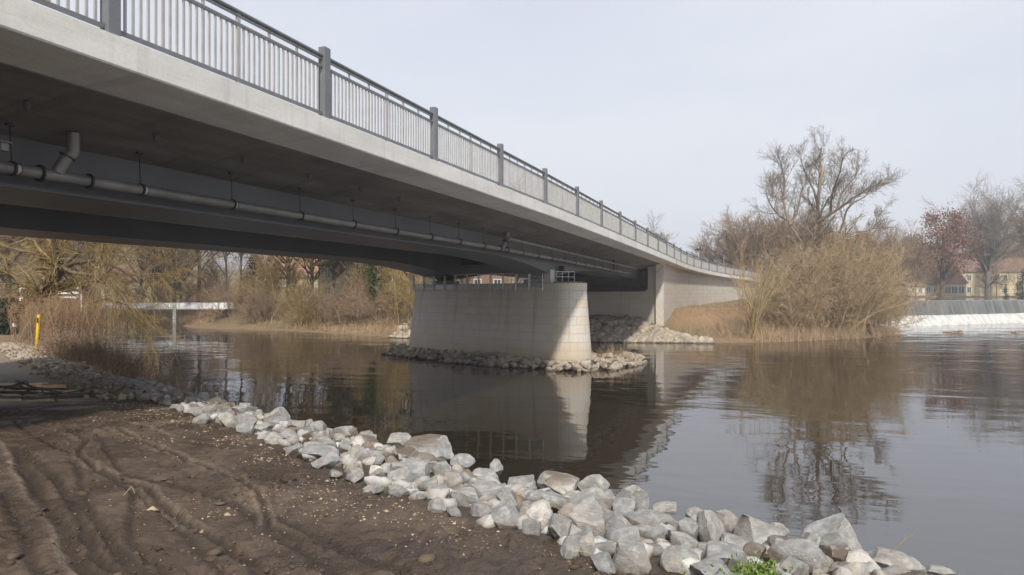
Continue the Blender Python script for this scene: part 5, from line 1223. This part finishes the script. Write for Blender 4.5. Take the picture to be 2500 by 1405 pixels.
# white slatted board beyond the willow trunk
bp = at(78, 716, 46); e = empty('notice_board', tuple(at(72, 770, 46)), 'white slatted signboard on two posts behind the leaning willow', 'signboard')
for dx in (-.75, 3.2): mb = MB(); mb.box((bp[0] + dx, bp[1], bp[2] - .6), (.07, .07, 2.3)); mb.build('leg', M['frame'], e)
for k in range(3): mb = MB(); mb.box((bp[0] + 1.2, bp[1] - .06, bp[2] + .32 - .3 * k), (3.9, .04, .13)); mb.build('slat', M['frame'], e)
# clipped hedge at the left edge
rg = np.random.RandomState(71); b = G(-10, 40); Cq = b + np.stack([rg.uniform(-3.2, 1.15, 5200), rg.uniform(-.6, 1.2, 5200), rg.uniform(0, 2.0, 5200) ** 1.0], 1); Cq[:, 0] += -.25 * (Cq[:, 2] - b[2])
V, Fq = quads(Cq, .12, rg); e = empty('hedge', tuple(b), 'dark green clipped hedge at the left edge behind the path', 'hedge'); o = link('leaves', mesh_np('leaves', V, Fq), TW['conifer'], e)
V, Fq = tubes(np.array([resample([b + (dx, .3, -.2), b + (dx + rg.randn() * .2, .3, 1.8)], 5) for dx in np.linspace(-3, 1, 14)]), np.tile(np.linspace(.04, .015, 5), (14, 1)), 5); link('stems', mesh_np('stems', V, Fq), BK['dark'], e)

# fallen branches on the wet path
rg = np.random.RandomState(81)
BR = [([(0, 922), (40, 930), (90, 948), (150, 965)], 'long forked dead branch lying across the puddle on the path'), ([(40, 900), (80, 925), (120, 952), (140, 980)], 'thin dead branch crossing the puddle towards the mud'), ([(-10, 950), (30, 955), (60, 972), (130, 968), (200, 962)], 'dead branch lying along the near side of the puddle')]
for pts, lab in BR:
    Q = []
    for x, y in pts: g = px_ground(x, y, 1.64); Q.append((g[0], g[1], Hs(*g) + .06 + .04 * rg.rand()))
    L = [(Q, .035, .012)]
    K = 10; P = np.stack([resample(Q, K)]); R = np.linspace(.03, .01, K)[None]; a1, r1 = spawn(P, R, rg, 7, u0=.2, ang=.6, lf=.4, K=5, up=0, jit=.1, rr=.6, rmin=.006); a1[:, :, 2] = P[0, :, 2].mean() + (a1[:, :, 2] - P[0, :, 2].mean()) * .2
    e = empty('fallen_branch', Q[0], lab, 'branch'); V, Fq = tubes(P, R, 6); o = link('stem', mesh_np('stem', V, Fq, True), BK['dark'], e); V, Fq = tubes(a1, r1, 4); o = link('twigs', mesh_np('twigs', V, Fq), BK['dark'], e)
# driftwood by the weir and in the river
def drift(name, c, L_, seed, label):
    rng = np.random.RandomState(seed); P = []; R = []
    for k in range(9): a = rng.uniform(-.35, .35); s = rng.uniform(-.5, .5) * L_ * .5; l = L_ * rng.uniform(.3, .6); p = np.array(c) + (s, rng.uniform(-.3, .3), rng.uniform(.0, .14)); P.append(resample([p - np.array([cos(a), sin(a), .04]) * l / 2, p, p + np.array([cos(a), sin(a), rng.uniform(0, .25)]) * l / 2], 6)); R.append(np.linspace(.055, .02, 6))
    P, R = np.array(P), np.array(R); c2, r2 = spawn(P, R, rng, 4, ang=.7, lf=.3, K=4, rr=.5, rmin=.012); V, Fq = join([tubes(P, R, 6), tubes(c2, r2, 3)]); o = link(name, mesh_np(name, V, Fq, True), TW['rust']); return tag(o, label, 'driftwood')
drift('driftwood', (39, 62.6, 0), 2.0, 1, 'tangle of tan driftwood lying in the shallow river before the weir'); drift('driftwood', (33.0, 61.5, .1), 3.4, 2, 'washed-up branches at the right tip of the island by the weir foam')
drift('driftwood', (44.2, 62.4, -.05), .7, 3, 'tiny dark snag in the water right of the driftwood')
# green weeds between the boulders
rg = np.random.RandomState(91)
for (x, y, n, lab) in ((1852, 1356, 900, 'patch of fresh green weeds between the boulders'), (1790, 1396, 600, 'green weeds at the bottom edge of the view below the other patch')):
    g = px_ground(x, y, 1.95); z = Hs(*g) + .04; C = np.array([g[0], g[1], z]) + rg.randn(n, 3) * np.array([.075, .06, .02]) + np.stack([np.zeros(n), np.zeros(n), np.abs(rg.randn(n)) * .035], 1)
    V, Fq = quads(C, .012, rg); o = link('green_weeds', mesh_np('green_weeds', V, Fq), TW['green']); tag(o, lab, 'weeds')
def stick(pts, r, mat, label, cat='twig', twigs=0):
    P = resample(pts, 7)[None]; R = np.linspace(r, r * .4, 7)[None]; prt = [tubes(P, R, 6)]
    if twigs: a, b = spawn(P, R, rg, twigs, u0=.4, ang=.4, lf=.25, K=3, rr=.6, rmin=.001); prt.append(tubes(a, b, 3))
    V, Fq = join(prt); return tag(link('twig', mesh_np('twig', V, Fq, True), mat), label, cat)
stick([at(2172, 1350, 4.9), at(2205, 1322, 4.9), at(2240, 1292, 4.9)], .004, TW['rust'], 'thin dry stalk standing up against the calm water behind the last boulders', twigs=5)
stick([at(1812, 1400, 4.1), at(1820, 1360, 4.1), at(1828, 1330, 4.1)], .003, TW['rust'], 'reddish stalk standing left of the green weeds')
stick([at(1840, 1395, 4.15), at(1834, 1365, 4.15), at(1822, 1350, 4.15)], .003, TW['rust'], 'crooked reddish stalk in the green weeds')
def gp(x, y, dz=.03): g = px_ground(x, y, 1.83); return (g[0], g[1], 1.82 + dz)
stick([gp(302, 1216), gp(322, 1204, .07), gp(329, 1212)], .004, TW['straw'], 'bent yellow straw lying on the mud in the left foreground'); stick([gp(1412, 1355), gp(1432, 1363, .05), gp(1452, 1365)], .005, TW['straw'], 'short pale twig on the mud beside the stone edging')
# pale chips and gravel strewn over the mud
rg = np.random.RandomState(101); n = 15000; a = rg.uniform(cum[1], cum[10], n); C = np.array([bank(t, -abs(s)) for t, s in zip(a, rg.randn(n) * .75 + .12)])
keep = (fbm(C[:, 0] * 1.6, C[:, 1] * 1.6, 44, 3) + .16 * rg.randn(n) > .12) & (C[:, 1] > 3.7) & (C[:, 0] > -8.6) & (C[:, 0] < 2.6); C = C[keep]; z, _, _ = terrain(C[:, 0].copy(), C[:, 1].copy(), True)
C = np.stack([C[:, 0], C[:, 1], z + .004], 1); n = len(C); s = np.exp(rg.randn(n) * .6) * .0048
base = np.array([(-1, -.6, -.3), (1, -.5, -.3), (.8, .7, -.3), (-.9, .6, -.3), (0, 0, .45)]); ang_ = rg.uniform(0, 6.28, n); ca, sa = np.cos(ang_), np.sin(ang_)
B = base[None] * s[:, None, None] * rg.uniform(.6, 1.4, (n, 1, 3)); X = B[..., 0] * ca[:, None] - B[..., 1] * sa[:, None]; Y = B[..., 0] * sa[:, None] + B[..., 1] * ca[:, None]
V = (np.stack([X, Y, B[..., 2]], -1) + C[:, None]).reshape(-1, 3); f0 = np.array([(0, 1, 4), (1, 2, 4), (2, 3, 4), (3, 0, 4)]); Fq = (f0[None] + (np.arange(n) * 5)[:, None, None]).reshape(-1, 3)
tag(link('gravel', mesh_np('gravel', V, Fq), m_plain('pale_gravel', (.30, .235, .16), .85, var=.65, sc=9)), 'pale gravel and straw bits strewn over the mud beside the stone edging', 'gravel', kind='stuff')
# crumbled clods of the same mud
def scatter(name, n, sz, sig, mat, label, cat, seed, thr, hgt=.6, rng_x=(-8.6, 1.6)):
    rg = np.random.RandomState(seed); x = rg.uniform(rng_x[0], rng_x[1], n); y = 3.8 + 6.6 * rg.rand(n) ** 1.6
    keep = (fbm(x * 1.4, y * 1.4, seed, 4) + .12 * rg.randn(n) > thr); x, y = x[keep], y[keep]
    z, s, _ = terrain(x.copy(), y.copy(), True); ok = s < .1; x, y, z = x[ok], y[ok], z[ok]; m = len(x)
    if m == 0: return
    t = (1 + 5 ** .5) / 2; iv = np.array([(-1, t, 0), (1, t, 0), (-1, -t, 0), (1, -t, 0), (0, -1, t), (0, 1, t), (0, -1, -t), (0, 1, -t), (t, 0, -1), (t, 0, 1), (-t, 0, -1), (-t, 0, 1)]) / 1.9
    ff = np.array([(0, 11, 5), (0, 5, 1), (0, 1, 7), (0, 7, 10), (0, 10, 11), (1, 5, 9), (5, 11, 4), (11, 10, 2), (10, 7, 6), (7, 1, 8), (3, 9, 4), (3, 4, 2), (3, 2, 6), (3, 6, 8), (3, 8, 9), (4, 9, 5), (2, 4, 11), (6, 2, 10), (8, 6, 7), (9, 8, 1)])
    S = (np.exp(rg.randn(m) * sig) * sz)[:, None, None] * rg.uniform(.6, 1.35, (m, 12, 1)) * np.stack([rg.uniform(.7, 1.5, m), rg.uniform(.7, 1.3, m), np.full(m, hgt)], 1)[:, None]
    V = iv[None] * S; a = rg.uniform(0, 6.28, m); ca, sa = np.cos(a)[:, None], np.sin(a)[:, None]
    V = np.stack([V[..., 0] * ca - V[..., 1] * sa, V[..., 0] * sa + V[..., 1] * ca, V[..., 2]], -1) + np.stack([x, y, z + .002], 1)[:, None]
    tag(link(name, mesh_np(name, V.reshape(-1, 3), (ff[None] + (np.arange(m) * 12)[:, None, None]).reshape(-1, 3)), mat), label, cat, kind='stuff')
def m_clod():
    k = N('mud_clods'); a = k.noise(k.pos, 3, 4); isl = k.n('ShaderNodeNewGeometry').outputs['Random Per Island']
    c = k.mix(k.ramp(isl, 0, 1), (.045, .032, .023), (.115, .084, .06)); return k.fin(k.mix(k.ramp(a, .4, .65), c, (.05, .036, .026)), .85, spec=.3)
scatter('mud_clods', 7000, .0095, .55, m_clod(), 'crumbled clods of brown mud lying along the tyre ruts', 'mud', 201, .04)
scatter('mud_clods', 220, .028, .4, m_clod(), 'larger lumps of kicked-up mud in the muddy foreground', 'mud', 202, .16, .45)
hz = bpy.data.materials.new('haze_air'); hz.use_nodes = True; ht = hz.node_tree; ht.nodes.clear(); ho = ht.nodes.new('ShaderNodeOutputMaterial'); hv = ht.nodes.new('ShaderNodeVolumePrincipled')
hv.inputs['Color'].default_value = (.93, .95, 1, 1); hv.inputs['Density'].default_value = .0011; hv.inputs['Anisotropy'].default_value = .2; ht.links.new(hv.outputs[0], ho.inputs['Volume'])
mb = MB(); mb.box((0, 275, 17.5), (842, 702, 41)); tag(mb.build('haze', hz), kind='stuff')
# ------------------------------------------------------------------ sky, sun, camera
SUN_EL = radians(42); SUN_DIR = Vector((.05, -1.0, 0)).normalized()
w = bpy.data.worlds.new('World'); SC.world = w; w.use_nodes = True; t = w.node_tree; bg = t.nodes['Background']
sky = t.nodes.new('ShaderNodeTexSky'); sky.sky_type = 'NISHITA'; sky.sun_disc = False; sky.sun_elevation = SUN_EL
sky.sun_rotation = math.atan2(SUN_DIR.x, SUN_DIR.y); sky.dust_density = 4; sky.air_density = 1.2
veil = t.nodes.new('ShaderNodeMix'); veil.data_type = 'RGBA'
tc = t.nodes.new('ShaderNodeTexCoord'); mp = t.nodes.new('ShaderNodeMapping'); mp.inputs['Scale'].default_value = (1.2, 1.2, 3.5)
nz = t.nodes.new('ShaderNodeTexNoise'); nz.inputs['Scale'].default_value = 1.1; nz.inputs['Detail'].default_value = 5
t.links.new(tc.outputs['Generated'], mp.inputs[0]); t.links.new(mp.outputs[0], nz.inputs['Vector'])
cl = t.nodes.new('ShaderNodeMix'); cl.data_type = 'RGBA'; mr = t.nodes.new('ShaderNodeMapRange'); mr.inputs[1].default_value = .34; mr.inputs[2].default_value = .66; t.links.new(nz.outputs['Fac'], mr.inputs[0]); t.links.new(mr.outputs[0], cl.inputs[0])
cl.inputs[6].default_value = (7.0, 7.45, 8.6, 1); cl.inputs[7].default_value = (8.3, 8.6, 9.3, 1)
veil.inputs[0].default_value = .88                   # a thin, even veil of high cloud
t.links.new(sky.outputs[0], veil.inputs[6]); t.links.new(cl.outputs[2], veil.inputs[7]); t.links.new(veil.outputs[2], bg.inputs[0])
bg.inputs['Strength'].default_value = .1
sd = bpy.data.lights.new('sun', 'SUN'); sd.energy = 4.6; sd.angle = radians(3.0); sd.color = (1, .93, .82)
so = bpy.data.objects.new('sun', sd); COL.objects.link(so)
dirv = Vector((SUN_DIR.x * cos(SUN_EL), SUN_DIR.y * cos(SUN_EL), sin(SUN_EL)))
so.rotation_euler = dirv.to_track_quat('Z', 'Y').to_euler(); so.location = (0, -30, 40)
cd = bpy.data.cameras.new('camera'); cam = bpy.data.objects.new('camera', cd); COL.objects.link(cam)
cam.location = (0, 0, EZ); cam.rotation_euler = (pi / 2, 0, 0); cd.sensor_width = 36; cd.lens = 36 * F / 2500
cd.shift_y = (HY - 702.5) / 2500; cd.clip_start = .1; cd.clip_end = 3000; SC.camera = cam
vs = SC.view_settings; vs.view_transform = 'Standard'; vs.look = 'None'; vs.exposure = 0.08; vs.gamma = 1
SC.render.resolution_x = 1024; SC.render.resolution_y = 575
SC.cycles.max_bounces = 6; SC.cycles.transparent_max_bounces = 12
